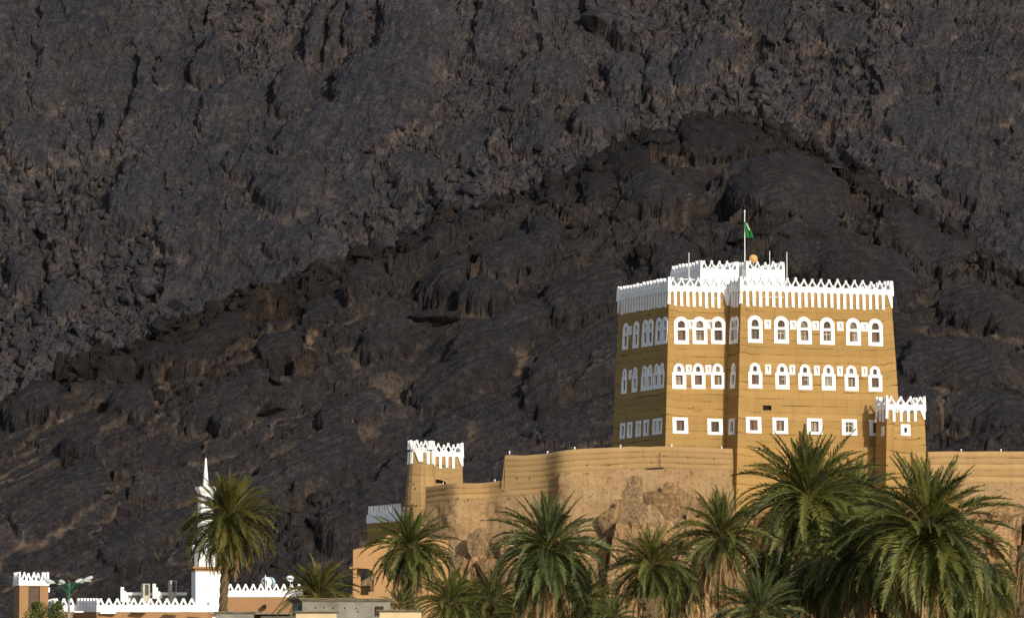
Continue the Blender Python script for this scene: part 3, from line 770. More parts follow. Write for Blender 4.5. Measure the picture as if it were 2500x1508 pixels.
# heights (metres above the palace base) from the front of the large block
_, ZV = hit(PL, TH, 'front', VR, 15, 0, 2032, 703)
ZT = ZV - .25; ZBAND = ZV - .36; ZFB = ZV - 1.45
fL = Face('front', 0, UL, UR0+.4, ZT, BAT, BAT, 0)
fLl = Face('left', UL, 0, VB, ZT, BAT, BAT, 0)
fR = Face('front', VR, UR0, UR1, ZT, BAT, BAT, BAT)
fRl = Face('left', UR0, VR, .6, ZT, BAT, BAT, 0)
fRr = Face('right', UR1, VR, VB, ZT, BAT, BAT, 0)
fBk = Face('back', VB, UL, UR1, ZT, 0, BAT, BAT)
wins = []
def win(f, kind, px, py_bottom, sx=1.0):
    a = f.a
    s, z = hit(PL, TH, f.kind, a, f.zt, f.bat, px, py_bottom)
    h_ = HOLE[kind]; f.open.append((s + h_[0]*sx, s + h_[1]*sx, z + h_[2], z + h_[3]))
    wins.append((f, kind, s, z, sx))
for px in (1844, 1908, 1964, 2020, 2084, 2138): win(fR, 'arch_big', px, 837 + (px-1844)*.026)
for px in (1874, 1936, 1991, 2051, 2110): win(fR, 'niche', px, 803 + (px-1874)*.026)
for px in (1844, 1910, 1966, 2023, 2079, 2137): win(fR, 'arch_small', px, 948 + (px-1844)*.025)
for px in (1875, 1934, 1994, 2050, 2110): win(fR, 'niche_tall', px, 913 + (px-1875)*.025)
for px in (1840, 1905, 1989, 2074, 2141): win(fR, 'square', px, 1057 + (px-1840)*.023)
for px in (1664, 1709, 1754): win(fL, 'arch_big', px, 840)
for px in (1686.5, 1731.5): win(fL, 'niche', px, 803)
for px in (1658, 1705, 1753): win(fL, 'arch_small', px, 949)
for px in (1681, 1729): win(fL, 'niche_tall', px, 914)
win(fL, 'square', 1661, 1058); win(fL, 'square', 1746, 1061)
for px in (1526.5, 1552, 1574, 1587, 1607, 1622): win(fLl, 'arch_big', px, 854 - (px-1526)*.15, .95)
for px in (1539, 1580.5, 1614.5): win(fLl, 'niche', px, 818 - (px-1539)*.15)
for px in (1523.5, 1549, 1571.5, 1585.5, 1601, 1614.5): win(fLl, 'arch_small', px, 961 - (px-1523)*.145, .92)
for px in (1538.5, 1579, 1610): win(fLl, 'niche_tall', px, 926 - (px-1538)*.145)
for px in (1519.5, 1537, 1558, 1577, 1599, 1609.5): win(fLl, 'square', px, 1071 - (px-1519)*.125, .78)
for px in (1787, 1796): win(fRl, 'arch_big', px, 840 - (px-1787)*.16, .75)
win(fRl, 'arch_small', 1789, 948, .8); win(fRl, 'square', 1786, 1061, .85)
s_, z_ = hit(PL, TH, 'front', VR, ZT, BAT, 1873, 1001)
fR.open.append((s_-.32, s_+.32, z_, z_+.38))
MB().box((s_-.33, VR-BAT*(ZT-z_)+.28, z_-.02), (s_+.33, VR-BAT*(ZT-z_)+.32, z_+.4)).build('vent_opening', M['void'], palace)
hh = .52
courses(palace, [fL, fLl], 2.6, ZT, hh, M['mud'])
courses(palace, [fR, fRl, fRr], -1.2, ZT, hh, M['mud'])
bb = MB(); bb.add([fBk.P(fBk.L(0), 0), fBk.P(fBk.Rr(0), 0), fBk.P(fBk.Rr(ZT), ZT), fBk.P(fBk.L(ZT), ZT)], [(0,1,2,3)])
bb.build('back_wall', M['mud'], palace)
for f, kind, s, z, sx in wins:
    p = f.P(s, z, 0); place_window(palace, kind, p, (f.tilt(), 0, f.rz()), sx)
s_, z_ = hit(PL, TH, 'front', 0, ZT, BAT, 1704, 1005)
MB().box((s_-.33, -BAT*(ZT-z_)-.035, z_), (s_+.33, -BAT*(ZT-z_)+.1, z_+.42)).build('patch', M['patch'], palace)
# roof slabs
MB().box((UL+.15, .1, ZV-1.2), (UR0, VB-.1, ZV-1.0)).build('roof', M['fort_mud'], palace)
MB().box((UR0+.01, VR+.15, ZV-1.2), (UR1-.15, VB-.11, ZV-1.0)).build('roof', M['fort_mud'], palace)
parapet(palace, fR, UR0-.08, UR1+.08, ZV, ZBAND, ZFB, 1)
parapet(palace, fL, UL-.08, UR0-.12, ZV, ZBAND, ZFB, 2)
parapet(palace, fLl, -.06, VB, ZV, ZBAND, ZFB, 3)
parapet(palace, fRl, VR-.05, -.12, ZV, ZBAND, ZFB, 4)
parapet(palace, fRr, VR+.1, VB, ZV, ZBAND, ZFB, 5)
parapet(palace, fBk, UL, UR1, ZV, ZBAND, ZFB, 6)
for (x_, y_) in ((UL-.02, -.02), (UR0-.02, VR-.02), (UR1+.02, VR-.02), (UL-.02, VB), (UR1, VB)): horn(palace, x_, y_, ZV-.45, ZV+.62, .30)
# penthouse: two white blocks with a gap
def pent(u0, u1, v0, v1, zb, zv, seed):
    ft = [Face('front', v0, u0, u1, zv, 0), Face('left', u0, v0, v1, zv, 0), Face('right', u1, v0, v1, zv, 0), Face('back', v1, u0, u1, zv, 0)]
    b_ = MB(); b_.box((u0, v0, zb), (u1, v1, zb+.2))
    for (a, c_) in (((u0,v0,zb),(u1,v0+.2,zv)), ((u0,v1-.2,zb),(u1,v1,zv)), ((u0,v0+.2,zb),(u0+.2,v1-.2,zv)), ((u1-.2,v0+.2,zb),(u1,v1-.2,zv))): b_.box(a, c_)
    b_.box((u0+.2, v0+.2, zv-.5), (u1-.2, v1-.2, zv-.4))
    b_.build('penthouse_wall', M['white'], palace)
    rng = random.Random(seed)
    for f in ft:
        L_ = f.b1-f.b0; n = max(1, round(L_/.62)); w_ = L_/n
        for i in range(n):
            s = f.b0 + (i+.5)*w_; p_ = f.P(s, zv, -.1)
            put('merlon', rng.choice(MER), palace, (p_[0], p_[1], zv-.01), (0, rng.uniform(-.02,.02), f.rz()), (w_/.64, .9, rng.uniform(.95,1.05)))
    horn(palace, u0+.1, v0+.1, zv, zv+.6, .2); horn(palace, u1-.1, v0+.1, zv, zv+.6, .2)
VP = 2.4
sA, zA = hit(PL, TH, 'front', VP, 15, 0, 1710, 656); sB, _ = hit(PL, TH, 'front', VP, 15, 0, 1804, 656)
pent(sA, sB, VP, VP+5.6, ZV-1.0, zA, 21)
sC, zC = hit(PL, TH, 'front', VP-.9, 15, 0, 1822, 657); sD, _ = hit(PL, TH, 'front', VP-.9, 15, 0, 1916, 657)
pent(sC, sD, VP-.9, VP+5.0, ZV-1.0, zC, 22)
# rusty stair hatch in the gap
hb = MB(); hb.box((sB+.05, VP+1.2, ZV-.9), (sC-.05, VP+2.6, zA+.1)); hb.build('stair_hatch', M['wood'], palace)
hb = MB()
for q in (0, 1, 2): hb.box((sB+.06+.14*q, VP+1.05, zA-.4), (sB+.11+.14*q, VP+1.12, zA+.45))
hb.box((sB+.05, VP+1.06, zA+.1), (sC-.03, VP+1.11, zA+.16)); hb.build('hatch_rail', M['tuft'], palace)

def on_palace(px, py, v): 
    s, z = hit(PL, TH, 'front', v, 15, 0, px, py); return Vector((s, v, z))
def to_world(p): return PL + Matrix.Rotation(TH, 3, 'Z') @ Vector(p)
# flagpole and flag
a = on_palace(1818, 517, VP-.2); a0 = on_palace(1818, 700, VP-.2); 
pw, p0 = to_world(a), to_world((a.x, a.y, ZV-1.0))
fp = thing('flagpole', 'tall white flagpole standing on the palace roof', 'flagpole', p0)
MB().tube([(0,0,0), (0,0,pw.z-p0.z)], [.042,.03], 8).build('pole', M['white_paint'], fp, True)
MB().lathe([(.0,-.07),(.06,-.04),(.075,0),(.06,.04),(0,.07)], (0,0,pw.z-p0.z+.05), 10).build('ball_finial', M['white_paint'], fp, True)
ft_ = to_world(on_palace(1817, 538, VP-.2))
fg = np.zeros((16, 14, 3))
for i in range(16):
    for j in range(14):
        d = i/15; u = j/13
        w_ = (.26 + .10*math.sin(d*3))*u*(1 - .10*d) + (-.14 + .55*d**1.1)*1.0*(.4+.6*u) + .04
        fg[i, j] = (w_*.95 - .02*(1-u), -.10*math.sin(u*7 + d*3)*(.3+.7*d)-.06, -1.20*d - .05*math.sin(u*6) - .18*u*(1-d*.6))
fl = put('flag', grid_mesh('flag', fg, M['flag']), None, ft_)
tag(fl, 'green flag with a small white mark hanging limp from the roof flagpole', 'flag')
mk = MB(); 
for q in range(4): mk.box((.16+.055*q, -.205, -.34-.13*q), (.21+.055*q, -.19, -.22-.13*q))
mk.build('white_script', M['flag_mark'], fl)
# masts and dish
def mast(px, py, v, label, cross=None):
    a = to_world(on_palace(px, py, v)); b_ = on_palace(px, py, v); base = to_world((b_.x, b_.y, ZV-1.0))
    t_ = thing('antenna_mast', label, 'antenna', base, TH)
    MB().tube([(0,0,0), (0,0,a.z-base.z)], [.03,.024], 6).build('pole', M['white_paint'], t_)
    if cross:
        z = to_world(on_palace(px, cross, v)).z - base.z
        MB().tube([(-.85,0,z),(.45,0,z)], .04, 6).build('crossbar', M['white_paint'], t_)
    return t_
mast(1682, 617, 1.6, 'white roof mast with a crossbar at the left end of the white penthouse', 682)
mast(1879, 613, 3.0, 'short white mast rising from the right half of the white penthouse')
mast(1921, 615, 1.3, 'tall white pole beside the right edge of the white penthouse')
dw = to_world(on_palace(1839, 632, VP+.5)); dz0 = zC - .4 + PL.z
ds = thing('satellite_dish', 'round orange-tan satellite dish on the palace penthouse', 'satellite dish', (dw.x, dw.y, dz0))
d_ = MB()
prof = [(.0,.10),(.10,.085),(.2,.05),(.31,.0)]
d_.tube([(0,0,z) for r_, z in prof], [max(r_,.002) for r_, z in prof], 20, caps=False)
d_.build('reflector', M['dish'], ds, True, (0,0,dw.z-dz0), (R(100), 0, R(-12)))
MB().tube([(0,.05,0),(0,.05,dw.z-dz0)], .035, 6).build('stand', M['metal'], ds)
MB().tube([(0,-.05,dw.z-dz0-.28),(0,-.42,dw.z-dz0-.1)], .015, 5).build('feed_arm', M['metal'], ds)
aw = to_world(on_palace(1787, 684, .9))
ac = thing('air_conditioner', 'small dusty air conditioner behind the palace parapet, by the inner corner', 'air conditioner', (aw.x, aw.y, PL.z+ZV-1.0), TH)
MB().box((-.3,-.2,0),(.3,.2,1.32)).build('casing', M['ac'], ac)
MB().box((-.22,-.23,.85),(.2,-.2,1.25)).build('grille', M['ac_dark'], ac)
lw = to_world(on_palace(1852, 1095, VR-.75))
lp = thing('wall_lamp', 'white tube lamp on the palace wall below the ground-floor windows', 'lamp', lw, TH)
MB().box((-.26,-.08,-.05),(.26,.0,.05)).build('tube', M['white_paint'], lp); MB().box((-.1,.0,-.03),(.1,.12,.03)).build('bracket', M['metal'], lp)

# ------------------------------------------------------------------ right turret
tp = at(2166, 1215, 399.7)
turret = thing('turret', 'small square mud turret with white horned parapet at the right palace corner', 'turret', tp, TH)
_, tz = hit(tp, TH, 'front', 0, 20, 0, 2210, 1000)         # band top
tW, tD = 2.9, 1.7
tf = Face('front', 0, 0, tW, tz-.2, .035, .035, .035); tl = Face('left', 0, 0, tD, tz-.2, .035, .035, 0); tr_ = Face('right', tW, 0, tD, tz-.2, .035, .035, 0); tb = Face('back', tD, 0, tW, tz-.2, 0, .03, .03)
for f, kind, px, py in ((tf, 'small_square', 2211, 1063), (tl, 'niche_tall', 2156, 1064)):
    s, z = hit(tp, TH, f.kind, 0, tz-.2, .035, px, py); h_ = HOLE[kind]; f.open.append((s+h_[0], s+h_[1], z+h_[2], z+h_[3]))
    place_window(turret, kind, f.P(s, z), (f.tilt(), 0, f.rz()), 1)
courses(turret, [tf, tl, tr_, tb], -2.5, tz-.2, .47, M['mud'])
MB().box((.1,.1,tz-.9),(tW-.1,tD-.1,tz-.75)).build('roof', M['fort_mud'], turret)
MT = [merlon_mesh(.64, .60, .17, True, 40+i) for i in range(4)]
for f, q0, q1, sd in ((tf, -.05, tW+.05, 31), (tl, -.05, tD, 32), (tr_, .1, tD, 33), (tb, 0, tW, 34)):
    parapet(turret, f, q0, q1, tz+.36, tz+.0, tz-.80, sd, .54, .20, .75, .09, .17, MT)
for x_, y_ in ((0,0),(tW,0),(0,tD),(tW,tD)): horn(turret, x_, y_, tz-.1, tz+.98, .22)
for px in (2186.5, 2243):
    s, z = hit(tp, TH, 'front', 0, tz-.2, .035, px, 1069)
    MB().lathe([(0,0),(.05,.0),(.05,.02),(0,.02)], n=8).build('putlog_hole', M['void'], turret, loc=tf.P(s, z, .012), rot=(R(90),0,0))

# ------------------------------------------------------------------ fort walls on the rock
def path_wall(th_, nodes, n_course, h, m, zoff=0.0, step=.45, lean=.05, bulge=.014):
    """nodes: world (x, y, ztop).  Courses from the top down; returns points and z of the lowest edge"""
    P_ = [Vector(p) for p in nodes]; pts = []
    for a, b_ in zip(P_, P_[1:]):
        k_ = max(1, int((b_-a).length/step)); pts += [a.lerp(b_, i/k_) for i in range(k_)]
    pts.append(P_[-1])
    for _ in range(2): pts = [pts[0]] + [(pts[i-1]+pts[i]*2+pts[i+1])/4 for i in range(1, len(pts)-1)] + [pts[-1]]
    nrm = []
    for i in range(len(pts)):
        d = pts[min(i+1, len(pts)-1)] - pts[max(i-1, 0)]; nrm.append(Vector((d.y, -d.x, 0)).normalized())
    L0 = th_.location
    for c_ in range(n_course):
        prof = [(0,-.003),(.012,.0),(h*.5,.002),(h-.018,.0),(h-.012,-.011),(h,-.011)]
        if c_ == 0: prof = [(.0,-.45),(-.02,-.2),(-.01,-.05),(.03,.0)] + prof[2:]
        rows = [[(pts[i] + nrm[i]*(d + lean*(c_*h+dz) + mnoise.noise(pts[i]*.8 + Vector((0,0,c_)))*.03))-Vector((0,0,c_*h+dz+zoff + mnoise.noise(pts[i]*.6+Vector((9,c_*4,0)))*.04)) - L0 for i in range(len(pts))] for dz, d in prof]
        n = len(pts)
        MB().add([p for r_ in rows for p in r_], [(r_*n+i, r_*n+i+1, (r_+1)*n+i+1, (r_+1)*n+i) for r_ in range(len(rows)-1) for i in range(n-1)]).build('mud_course', m, th_, True)
    return pts, nrm
def rough_face(th_, pts, nrm, ztop, zbot, lean0, seed, m, amp=.22, fade=None):
    n = len(pts); rows = 46; V = np.zeros((rows, n*3, 3))
    xs_ = np.arange(n*3)/3.0
    X = np.interp(xs_, np.arange(n), [p.x for p in pts]); Y_ = np.interp(xs_, np.arange(n), [p.y for p in pts])
    NX = np.interp(xs_, np.arange(n), [p.x for p in nrm]); NY = np.interp(xs_, np.arange(n), [p.y for p in nrm])
    zt_ = np.interp(xs_, np.arange(n), ztop); al = np.cumsum(np.hypot(np.diff(X, prepend=X[0]), np.diff(Y_, prepend=Y_[0])))
    tq = np.linspace(0, 1, rows)[:, None]
    Z = zt_[None]*(1-tq) + zbot*tq; A = np.broadcast_to(al[None], Z.shape)
    dep = zt_[None] - Z
    e, ox, oy, a, b_, c_ = cells(A/1.1 + .3*fbm(A, Z, seed, 3), Z/.8, seed)
    d = lean0 + .10*dep + sstep(0, .9, dep)*(amp*fbm(A/1.6, Z/1.6, seed, 5) + amp*.55*fbm(A/.45, Z/.45, seed+3, 4) + sstep(1.2, 4, dep)*.22*(c_-.4))
    V[..., 0] = X + NX*d; V[..., 1] = Y_ + NY*d; V[..., 2] = Z
    V -= np.array(th_.location)
    put('rough_plaster', grid_mesh('rough_plaster', V, m), th_)

up_nodes = [(1233,1112,391.6),(1243,1107,391.5),(1258,1113,391.3),(1336,1107,390.6),(1348,1105,390.1),(1367,1100,388.9),(1403,1096,389.0),(1480,1093,389.6),(1490,1092.5,389.3),(1515,1091,389.5),(1619,1089,393.6),(1700,1092,396.6),(1789,1095,399.3)]
lo_nodes = [(1040,1188,393.6),(1115,1178,391.0),(1130,1179,391.2),(1184,1178,392.6),(1232,1171,391.5),(1336,1164,390.5),(1348,1162,390.0),(1362,1158,388.95)]
bz = zat(1300, 390)
fw_ = thing('fort_wall', 'long curving mud wall in front of the palace with a horn at its left end', 'wall', at(1500, 1300, 391))
p_up, n_up = path_wall(fw_, [at(*q) for q in up_nodes], 4, .385, M['fort_mud'])
lower = thing('fort_wall', 'lower stepped mud wall joining the round tower to the taller palace wall', 'wall', at(1180, 1300, 391))
p_lo, n_lo = path_wall(lower, [at(*q) for q in lo_nodes], 3, .385, M['fort_mud'], lean=.05)
rough_face(lower, p_lo, n_lo, [p.z-3*.385+.02 for p in p_lo], zat(1480, 389), .07, 51, M['plaster_rough'], .27)
# taller wall: below its courses smooth plaster then the rough base; left of the crease it stands on the lower wall
def cut(pts, nrm, px0):
    i0 = next(i for i, p in enumerate(pts) if project(np.array(p))[0] >= px0); return pts[i0:], nrm[i0:]
pu, nu = cut(p_up, n_up, 1352)
rough_face(fw_, pu, nu, [p.z-4*.385+.02 for p in pu], zat(1480, 389), .085, 52, M['plaster_rough'], .27)
i1 = next(i for i, p in enumerate(p_up) if project(np.array(p))[0] >= 1356)
a_ = p_up[:i1+1]; na = n_up[:i1+1]
rowT = [p + n*.07 - Vector((0,0,4*.385-.02)) - fw_.location for p, n in zip(a_, na)]; rowB = [p + n*.10 - Vector((0,0,2.6)) - fw_.location for p, n in zip(a_, na)]
k_ = len(a_)
MB().add(rowT+rowB, [(i, i+1, k_+i+1, k_+i) for i in range(k_-1)]).build('plaster_face', M['fort_mud'], fw_)
e0 = p_up[0]; e1 = e0 + Vector((.25, .9, 0))
MB().add([e0-fw_.location+Vector((0,-.02,0)), e1-fw_.location, e1-fw_.location-Vector((0,0,2.2)), e0-fw_.location-Vector((.25,.12,2.2))], [(0,1,2,3)]).build('end_face', M['fort_mud'], fw_)
def hole(parent, px, py, pts, nrm, off=.12, r=.055):
    j = min(range(len(pts)), key=lambda i: abs(project(np.array(pts[i]))[0]-px))
    q = at(px, py, pts[j].y - off) - parent.location
    MB().lathe([(0,0),(r,0),(r*.9,.03),(0,.03)], n=8).build('putlog_hole', M['void'], parent, loc=q, rot=(R(90), 0, math.atan2(nrm[j].x, -nrm[j].y)))
for px, py in ((1293,1166),(1262,1167),(1434,1134),(1487,1134),(1549,1115.5),(1570,1114),(1590,1128.5),(1621,1113),(1679,1115),(1743,1120)): hole(fw_, px, py, p_up, n_up, .13)
for px, py in ((1082,1196),(1118,1216),(1143,1219),(1227,1198)): hole(lower, px, py, p_lo, n_lo, .16)
# timber strap and drain in the wall
j = min(range(len(p_up)), key=lambda i: abs(project(np.array(p_up[i]))[0]-1588)); 
MB().tube([at(1555,1145,p_up[j].y-1.2)-fw_.location, at(1590,1143,p_up[j].y-.4)-fw_.location, at(1621,1141,p_up[j].y+.8)-fw_.location], .045, 6).build('timber_strap', M['void'], fw_)
MB().tube([at(1611,1104,p_up[j].y+.35)-fw_.location, at(1611,1141,p_up[j].y+.25)-fw_.location], .03, 6).build('drain_groove', M['wood_dark'], fw_)
# small white lamps on the wall tops
LAMPM = MB().lathe([(.0,0),(.035,.0),(.035,.13),(.06,.14),(.06,.20),(.0,.22)], n=8).mesh('lamp_body', M['white_paint'])
for px, py, Y, lab in ((1244,1107,391.5,'tiny white lamp on the horn at the left end of the palace wall'),(1337,1107,390.4,'tiny white lamp on the wall top just left of the dark crease'),
      (1403,1097,389.1,'tiny white lamp on the wall top just right of the dark crease'),(1515,1092,389.6,'tiny white lamp on the wall top by the shaded palace side'),
      (1640,1090,394.3,'tiny white lamp on the wall top under the two-window palace corner'),(1762,1095,398.3,'tiny white lamp on the wall top in the inner palace corner'),
      (1208,1176,392.0,'tiny white lamp on the lower wall beside the step')):
    q = at(px, py, Y); o = put('wall_lamp', LAMPM, None, q - Vector((0,-.1,.02))); tag(o, lab, 'lamp', 'small lamps on the fort wall')

# round tower and square tower at the left end
rc = at(1028, 1300, 394.6); rr_ = .84
tower = thing('round_tower', 'slim round mud tower with white drip parapet at the left wall end', 'tower', (rc.x, rc.y, rc.z))
zb_ = zat(1101, 395.4) - rc.z
rf = Round((0,0), rr_, zb_-.1, .075)
courses(tower, [rf], -3.6, zb_-.1, .42, M['fort_mud'], .28)
parapet(tower, rf, 0, 2*math.pi*rr_-.01, zb_+.08, zb_-.13, zb_-.95, 41, .46, .2, .60, .085, .15, [merlon_mesh(.64, .62)])
MB().lathe([(rr_-.05, zb_-.7), (rr_-.05, zb_-.6), (0, zb_-.55)], n=18).build('roof', M['fort_mud'], tower)
for px, py in ((1012,1183),(1015,1194.5),(1018,1237)):
    q = at(px, py, 395.4) - tower.location; q.y = -math.sqrt(max(.01, (rr_+.075*(zb_-q.z)+.04)**2 - q.x**2))
    MB().lathe([(0,0),(.05,0),(.05,.03),(0,.03)], n=8).build('putlog_hole', M['void'], tower, loc=q, rot=(R(90),0,0))
sq = at(1058, 1300, 396.6)
st_ = thing('square_tower', 'square mud tower with white drip parapet behind the round tower', 'tower', sq, R(8))
sW, sD = 2.02, 2.2; zs = zat(1106, 396.6) - sq.z
sfa = [Face('front', 0, 0, sW, zs-.1, .02, .0, .02), Face('left', 0, 0, sD, zs-.1, .02, .02, 0), Face('right', sW, 0, sD, zs-.1, .02, .02, 0), Face('back', sD, 0, sW, zs-.1, 0, .02, .02)]
s_, z_ = hit(sq, R(8), 'front', 0, zs-.1, .02, 1076, 1184)
sfa[0].open.append((s_-.36, s_+.36, z_, z_+.24))
courses(st_, sfa, -.5, zs-.1, .42, M['fort_mud'])
MB().box((s_-.38, .22, z_-.05), (s_+.38, .26, z_+.3)).build('slot_opening', M['void'], st_)
MB().box((s_+.16, .02, z_+.02), (s_+.21, .2, z_+.22)).build('slot_post', M['white'], st_)
MB().box((.05,.05,zs-.7),(sW-.05,sD-.05,zs-.6)).build('roof', M['fort_mud'], st_)
for f, q0, q1, sd in ((sfa[0], .0, sW+.05, 43), (sfa[1], 0, sD, 44), (sfa[2], .1, sD, 45), (sfa[3], 0, sW, 46)):
    parapet(st_, f, q0, q1, zs+.08, zs-.2, zs-1.0, sd, .42, .19, .68, .085, .15, [merlon_mesh(.64, .66)])
for x_, y_ in ((sW,0),(0,sD),(sW,sD),(0,0)): horn(st_, x_, y_, zs-.3, zs+.75, .22)

# wall right of the turret
rw_nodes = [(2238,1104,401.8),(2300,1102,402.6),(2400,1102,404),(2500,1102,405.5),(2640,1102,407.5),(2900,1103,411)]
rwall = thing('fort_wall', 'plain straight mud wall running out of frame right of the turret', 'wall', at(2400, 1300, 403))
p_r, n_r = path_wall(rwall, [at(*q) for q in rw_nodes], 5, .45, M['fort_mud'], lean=.03)
rough_face(rwall, p_r, n_r, [p.z-5*.45+.02 for p in p_r], zat(1500, 402), .09, 53, M['plaster_rough'], .18)
for px, lab in ((2347, 'tiny white lamp on the right-hand wall nearer the turret'), (2444, 'tiny white lamp on the right-hand wall farther from the turret')):
    q = at(px, 1102, 403.3 + (px-2347)*.0145); tag(put('wall_lamp', LAMPM, None, q - Vector((0,-.1,.02))), lab, 'lamp', 'small lamps on the fort wall')
# plinth wall between palace and turret
pz = at(2100, 1092, 403)
plinth = thing('terrace_wall', 'bright mud ledge at the foot of the palace beside the turret', 'wall', pz)
path_wall(plinth, [at(1985,1092,400.6), at(2090,1092,401.6), at(2170,1090,402.4)], 6, .5, M['mud'], lean=.06)

# ------------------------------------------------------------------ rock outcrop carrying the fort
no, ro = 620, 200
pxo = np.linspace(860, 2900, no)
wx_ = [860,960,1040,1115,1184,1336,1362,1480,1619,1789,1900,2160,2300,2500,2900]; wy_ = [392,393,392.8,390.3,391.8,389.8,388.2,388.8,392.8,398.4,398,397.6,401.5,404.5,410]
tp_ = [1420,1360,1330,1330,1320,1310,1300,1262,1250,1245,1230,1230,1240,1235,1235]
Yw = np.interp(pxo, wx_, wy_); pyt = np.interp(pxo, wx_, tp_)
kk = (1780-pyt)/F; Zt = 1.6 + kk*Yw
q = np.linspace(0, 1, ro)[:, None]
prof = np.interp(q, [0, .35, .62, .80, .88, .93, .94, 1], [0, .10, .42, .70, .93, 1.0, 1.0, 1.0])
yoff = np.interp(q, [0, .35, .62, .80, .88, .93, .96, 1], [38, 22, 9, 4.2, 2.2, -.6, -3, -40])
Y0 = Yw[None] - yoff; Z0 = Zt[None]*prof - .3
X0 = (pxo[None]-1250)/F*Y0
s0 = q*32
hA, cA, rA = facets(X0, s0+0*X0, 4.2, 91, 10, .8, 1.3, .55, .5, .25, .12)
hB, cB, rB = facets(X0, s0+0*X0, 1.5, 92, 5, .8, 1.2, .6, .5, .22, .15)
dd = (hA*1.15 + hB*1.0 + .5*fbm(X0/3, s0/3+0*X0, 93, 5) + .12*fbm(X0/.6, s0/.6+0*X0, 94, 4))*sstep(.05, .25, q)*(1-sstep(.88, .95, q))
P = np.stack([X0, Y0 - .8*dd, Z0 + .55*dd], -1)
tag(put('rock_outcrop', grid_mesh('rock_outcrop', P, M['outcrop'], {'crev': np.clip(cA*.7+cB*.4, 0, 1), 'tone': np.clip(rA*.7+.3*rB, 0, 1)}, False)), kind='structure')
OB = [(1496,1282,48,104,3,388.0,'tall dark streaked rock at the left end of the cliff under the palace wall'),
      (1530,1290,52,108,-2,388.2,'tall ochre streaked rock second from the left in the cliff under the wall'),
      (1563,1272,46,92,4,388.6,'narrow cleft rock in the middle of the cliff under the wall'),
      (1593,1290,50,84,-6,388.8,'grey-brown rock in the cliff right of the cleft rock'),
      (1542,1206,50,66,4,389.6,'upright rock highest in the plaster below the wall'),
      (1598,1222,64,58,6,390.4,'pale square rock left of the rounded cracked rock'),
      (1646,1232,60,84,3,391.6,'rounded brown rock with arched top under the palace wall'),
      (1690,1236,46,84,-3,393.4,'flat grey rock at the right end of the cliff under the wall'),
      (1640,1300,90,60,0,390.0,'broad low rock beneath the rounded brown one'),
      (1172,1335,40,66,-8,389.0,'grey rock at the wall foot between two palm crowns'),
      (1200,1390,60,60,12,387.2,'pink-grey rock low on the slope between two palm crowns'),
      (1420,1400,52,50,0,384.5,'rusty orange rock low on the slope beside the middle palm'),
      (1120,1385,46,54,9,388.0,'orange rock low on the slope behind the left fort palm'),
      (2475,1262,80,50,0,402.5,'pale rock at the foot of the right-hand wall'),
      (2440,1400,60,50,0,398.5,'tan rock low beside the far right palm')]
for i, (px, py, w_, h_, tl_, Y, lab) in enumerate(OB):
    q_ = at(px, py, Y+.22); s_ = mpp(Y)
    tag(put('rock', BMESH['outcrop_boulder'][i % 5], None, q_, (R(-8), R(tl_), R(rb.uniform(-20,20))), (w_*s_*.78, w_*s_*(.20 if py < 1320 and px < 1800 else .4), h_*s_*.72)), lab, 'rock', 'rocks under the fort wall')

# ------------------------------------------------------------------ houses below the fort
def house_box(th_, w, d, z0, z1, m, name='wall', cutouts=()):
    b_ = MB()
    b_.plate(rect(0, w, z0, z1), list(cutouts), 0, .25)
    b_.box((0,.25,z0),(.25,d-.25,z1)); b_.box((w-.25,.25,z0),(w,d-.25,z1)); b_.box((0,d-.25,z0),(w,d,z1))
    return b_.build(name, m, th_)
# shaded house with white zigzag parapet
hp = at(897, 1330, 401.2); wp_th = R(62)
wh = thing('house', 'shaded brown house with a white zigzag parapet left of the round tower', 'house', (hp.x, hp.y, 0), R(-66))
zt_ = zat(1256, 401.2); zbnd = zat(1277, 401.2)
wL = 6.1
house_box(wh, wL, 4, 0, zbnd, M['mud']); MB().box((.1,.1,zbnd-.2),(wL-.1,3.9,zbnd-.1)).build('roof', M['fort_mud'], wh)
bw = MB(); bw.box((-.05,-.06,zbnd-.02),(wL+.05,.14,zt_)); bw.box((-.05,.14,zbnd-.02),(.15,4,zt_)); bw.build('parapet_band', M['white'], wh)
mt_ = MB().plate([(-.11,0),(.11,0),(.09,.3),(.06,.6),(-.06,.6),(-.09,.3)], [], -.055, .055).mesh('merlon', M['white'])
for i in range(12): put('merlon', mt_, wh, (.25+i*.5, .04, zt_-.01))
for i in range(11): put('merlon', mt_, wh, (.05, .3+i*.36, zt_-.01), (0,0,R(90)))
# orange house with an open arch
op = at(862, 1462, 372)
oh = thing('house', 'orange plastered house with a wide open archway and sloping roof wall', 'house', (op.x, op.y, 0), R(6))
s_ = mpp(372); z0 = zat(1462, 372); 
def ox(px): return (px-862)*s_
def oz(py): return zat(py, 372)
outl = [(0,0),(ox(1095),0),(ox(1095),oz(1318)),(ox(960),oz(1300)),(ox(935),oz(1312)),(ox(915),oz(1326)),(ox(898),oz(1333)),(ox(880),oz(1337)),(ox(862),oz(1341))]
ohole = [(ox(871),oz(1452)),(ox(900),oz(1452)),(ox(900),oz(1443)),(ox(913),oz(1443)),(ox(913),oz(1398)),(ox(907),oz(1391)),(ox(898),oz(1387)),(ox(871),oz(1386))]
MB().plate(outl, [ohole], 0, .3).build('wall', M['orange'], oh)
MB().box((ox(886),2.6,0),(ox(912),2.8,oz(1426))).build('inner_wall', M['orange'], oh); MB().box((ox(873),1.2,0),(ox(884),1.5,oz(1388))).build('pillar', M['orange'], oh)
MB().box((ox(1080),.3,0),(ox(1095),5,oz(1330))).build('side_wall', M['orange'], oh)
MB().box((ox(853),-.15,oz(1388)),(ox(869),.1,oz(1383))).build('ledge', M['orange'], oh)
